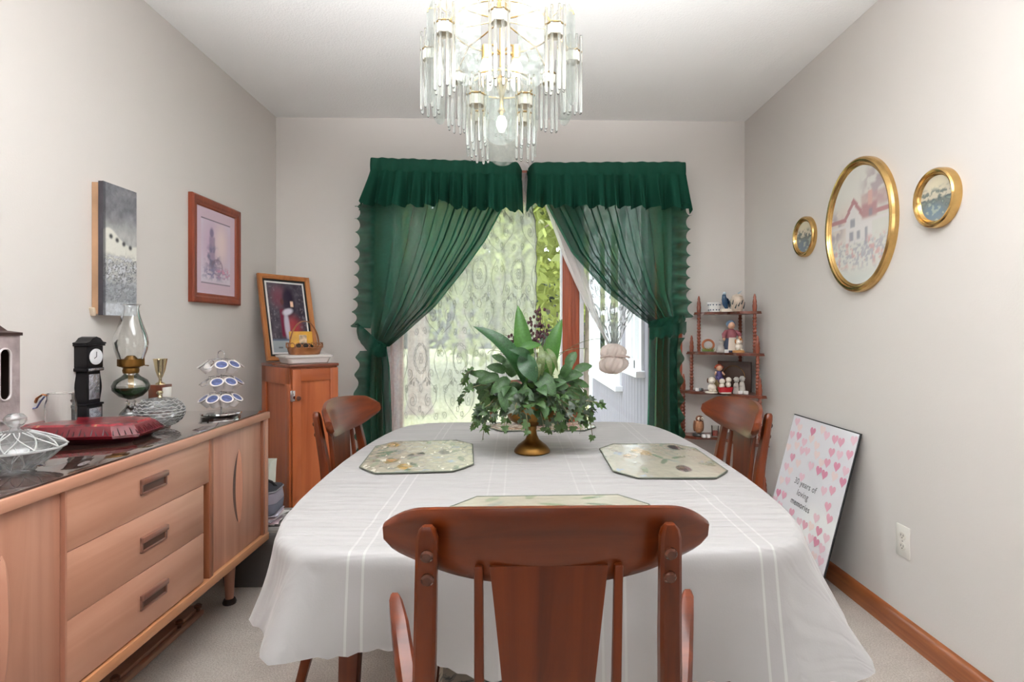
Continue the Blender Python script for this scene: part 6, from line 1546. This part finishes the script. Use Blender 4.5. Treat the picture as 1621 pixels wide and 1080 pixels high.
for sx, h, nm in ((-.016, .0, 'girl'), (.018, .006, 'boy')):
    c = part(MB().lathe([(0, 0), (.020, 0), (.020, .01), (.013, .05 + h), (.010, .062 + h), (0, .064 + h)], 14, (sx, 0, 0)).tube([(sx - .010, 0, .056 + h), (sx - .018, -.010, .042 + h), (sx - .004, -.018, .038 + h)], [.005, .005, .004], 6), nm, GREYG if sx < 0 else C_('pale_bisque', 206, 198, 190, .6), f)
    part(MB().ball((sx, -.002, .076 + h), (.015, .014, .015), 12, 8).lathe([(.020, .082 + h), (.014, .086 + h), (.010, .094 + h), (0, .096 + h)], 14, (sx, 0, 0)), 'head', C_('pale_hat', 186, 182, 176, .6), c)
# fourth tier
f = FG('owl_figurine', 'brown owl figurine on a round black stand on the fourth shelf', 'figurine', 3, 1106, .15)
part(MB().lathe([(0, 0), (.036, 0), (.038, .008), (.034, .016), (0, .018)], 24), 'stand', C_('black_stand', 30, 26, 24, .3), f)
part(MB().lathe([(0, .018), (.014, .020), (.024, .036), (.027, .058), (.024, .082), (.016, .094), (0, .098)], 20), 'owl_body', C_('owl_tan', 166, 116, 82, .6, var=.3, vscale=60), f)
oh = part(MB().ball((.004, -.004, .104), (.024, .021, .020), 16, 10), 'owl_head', C_('owl_brown', 116, 72, 48, .6), f)
part(MB().ball((-.005, -.021, .106), (.009, .005, .010), 10, 6).ball((.014, -.021, .106), (.009, .005, .010), 10, 6), 'eye_discs', CREAM, oh)
part(MB().ball((-.005, -.026, .106), .0035, 8, 5).ball((.014, -.026, .106), .0035, 8, 5).lathe([(.003, 0), (0, -.008)], 6, (.005, -.026, .100)), 'pupils', M_BLACK, oh)
part(MB().ball((-.024, .004, .060), (.008, .016, .034), 10, 7).ball((.024, .004, .060), (.008, .016, .034), 10, 7), 'wings', MATS['owl_brown'], f)
f = FG('votive_glass', 'small clear glass holding a red candle on the fourth shelf', 'candle', 3, 1132, .17)
part(MB().lathe([(0, .0), (.020, 0), (.023, .065), (.021, .065), (.018, .004), (0, .004)], 24), 'glass_cup', M_THIN, f)
part(MB().lathe([(0, .005), (.017, .005), (.018, .034), (0, .036)], 20), 'candle', C_('red_wax', 168, 58, 42, .5), f)
# white letter cubes
M_CUBE = C_('white_cube', 236, 232, 230, .35); M_CUBEB = C_('mirror_cube', 120, 122, 126, .1, metal=.8)
cubes = [(1, 1150, .262, 'white', 'white cube on the second shelf in front of the woman figurine'), (2, 1104, .12, 'white', 'white cube at the left end of the third shelf'), (2, 1110, .135, 'mirror', 'dark mirrored cube beside the white one at the left of the third shelf'),
         (2, 1172, .285, 'white', 'white cube in front of the couple figurine, nearer the puppies'), (2, 1181, .30, 'white', 'white cube in front of the couple figurine, nearer the wall'), (3, 1114, .20, 'white', 'white cube in front of the owl on the fourth shelf'), (3, 1121, .205, 'white', 'white cube beside the owl cube on the fourth shelf, nearer the chair')]
for i, u, dd, kd, lab in cubes:
    o = single(MB().box((0, 0, .0095), (.019, .019, .019), .0018), 'small_cube', M_CUBE if kd == 'white' else M_CUBEB, lab, 'cube', on_shelf(i, u, dd), rz=.25, group='small cubes on the corner shelf')

# ================================================================== CHANDELIER
chx = atx  # (kept short)
CHY = 1.70
cc = aty(794, 200, CHY); CHX = cc.x
cd_ = thing('chandelier', 'tiered brass chandelier with clear glass rods and frosted ice-glass panels', 'chandelier', (CHX, CHY, ZC))
def chz(z): return z - ZC
part(MB().lathe([(0, 0), (.075, 0), (.075, -.006), (.060, -.022), (.02, -.034), (0, -.034)], 36), 'ceiling_canopy', M_BRASS, cd_)
part(MB().lathe([(0, -.03), (.007, -.03), (.007, chz(2.12)), (.016, chz(2.11)), (.010, chz(2.06)), (.006, chz(2.04)), (.006, chz(1.90)), (.018, chz(1.88)), (.012, chz(1.85)), (.006, chz(1.83)), (.006, chz(1.80)), (.012, chz(1.79)), (0, chz(1.775))], 20), 'stem', M_BRASS, cd_)
M_ROD = glass('chandelier_rod_glass', (.96, .985, .97, 1), .0, 1.45)
M_ICE = thin_glass('ice_glass', (.90, .94, .92, 1), .12, .15, milk=.12, bump=1.0, bscale=55)
M_SHADEW = plain('white_reflector', rgb(240, 236, 222), .3, Emission_Color=(1, .95, .82, 1), Emission_Strength=.0)
rodm = {}
def rod_mesh(L_):
    k = round(L_, 4)
    if k not in rodm:
        rodm[k] = MB().lathe([(0, L_), (.0036, L_), (.0042, L_ - .002), (.0042, .006), (.0036, .002), (.0018, 0), (0, -.001)], 10).mesh('rod', M_ROD)
    return rodm[k]
def cluster(ang, R_, capz, z_top, z_bot, n, rr):
    x, y = R_ * math.cos(ang), R_ * math.sin(ang)
    c = part(MB().lathe([(0, .004), (.020, .004), (.024, .002), (.0255, 0), (.0245, -.002), (.022, -.001), (0, .001)], 24), 'rod_holder', M_BRASS, cd_, loc=(x, y, chz(capz)))
    part(MB().lathe([(.0225, -.003), (.0225, -.030), (.021, -.031), (.021, -.003)], 20, ripple=lambda a, z, k: 1 + .04 * math.sin(10 * a)), 'reflector_cup', M_SHADEW, c)
    for k in range(n):
        a = 2 * PI * (k + .5) / n
        if k % 1 == 0: link('rod', rod_mesh(z_top - z_bot), c, (rr * math.cos(a), rr * math.sin(a), z_bot - capz + .006 * math.sin(a - ang)))
def panel(ang, R_, w, z_top, z_bot):
    pts = [(-w / 2, z_top), (-w / 2, z_bot + w * .42)] + [(-w / 2 * math.cos(PI * k / 14), z_bot + w * .42 - w * .42 * math.sin(PI * k / 14)) for k in range(1, 14)] + [(w / 2, z_bot + w * .42), (w / 2, z_top)]
    c, s = math.cos(ang), math.sin(ang)
    M = Matrix(((-s, 0, c, R_ * c), (c, 0, s, R_ * s), (0, 1, 0, 0), (0, 0, 0, 1)))
    return part(MB().prism([(p, chz(q)) for p, q in pts], .005, M, .001), 'glass_panel', M_ICE, cd_, smooth=False)
fr_ang = -PI / 2
for k in range(8):
    a = fr_ang + k * PI / 4
    cluster(a, .212, 1.968, 2.016, 1.784, 8, .0265)
    panel(a + PI / 8, .213, .074, 2.055, 1.780)
for k in range(4):
    a = fr_ang + k * PI / 2
    panel(a, .098, .084, 1.875, 1.655); cluster(a + PI / 4, .098, 1.808, 1.862, 1.662, 8, .0265)
def ring_frame(R_, z, name='ring'):
    part(MB().tube([(R_ * math.cos(2 * PI * k / 40), R_ * math.sin(2 * PI * k / 40), chz(z)) for k in range(40)], .0028, 6, closed=True), name, M_BRASS, cd_)
ring_frame(.098, 1.868); ring_frame(.150, 2.035)
for k in range(8):
    a = fr_ang + k * PI / 4
    part(MB().tube([(.010 * math.cos(a), .010 * math.sin(a), chz(2.06)), (.08 * math.cos(a), .08 * math.sin(a), chz(2.045)), (.15 * math.cos(a), .15 * math.sin(a), chz(2.035)), (.205 * math.cos(a), .205 * math.sin(a), chz(1.975))], .0022, 6), 'arm', M_BRASS, cd_)
    a2 = a + PI / 8
    part(MB().tube([(.15 * math.cos(a2), .15 * math.sin(a2), chz(2.035)), (.19 * math.cos(a2), .19 * math.sin(a2), chz(2.06)), (.222 * math.cos(a2), .222 * math.sin(a2), chz(2.045)), (.224 * math.cos(a2), .224 * math.sin(a2), chz(2.035))], .0018, 6), 'panel_hook', M_BRASS, cd_)
    if k % 2 == 0: part(MB().tube([(.010 * math.cos(a), .010 * math.sin(a), chz(1.885)), (.06 * math.cos(a), .06 * math.sin(a), chz(1.895)), (.098 * math.cos(a), .098 * math.sin(a), chz(1.868))], .0022, 6), 'arm', M_BRASS, cd_)
M_BULB = emit('lit_bulb', (1.0, .95, .86, 1), 2.2)
for k in range(4):
    a = fr_ang + PI / 4 + k * PI / 2; x, y = .062 * math.cos(a), .062 * math.sin(a)
    part(MB().tube([(0, 0, chz(1.96)), (x * .6, y * .6, chz(1.975)), (x, y, chz(1.962))], .003, 6).lathe([(0, chz(1.962)), (.013, chz(1.962)), (.013, chz(1.925)), (0, chz(1.925))], 14, (x, y, 0)), 'socket', M_BRASS, cd_)
    part(MB().lathe([(0, chz(1.925)), (.010, chz(1.922)), (.017, chz(1.905)), (.0175, chz(1.890)), (.010, chz(1.872)), (0, chz(1.868))], 16, (x, y, 0)), 'bulb', M_BULB, cd_)
part(MB().lathe([(0, chz(1.775)), (.010, chz(1.773)), (.016, chz(1.758)), (.016, chz(1.745)), (.008, chz(1.728)), (0, chz(1.725))], 16), 'bulb', M_BULB, cd_)
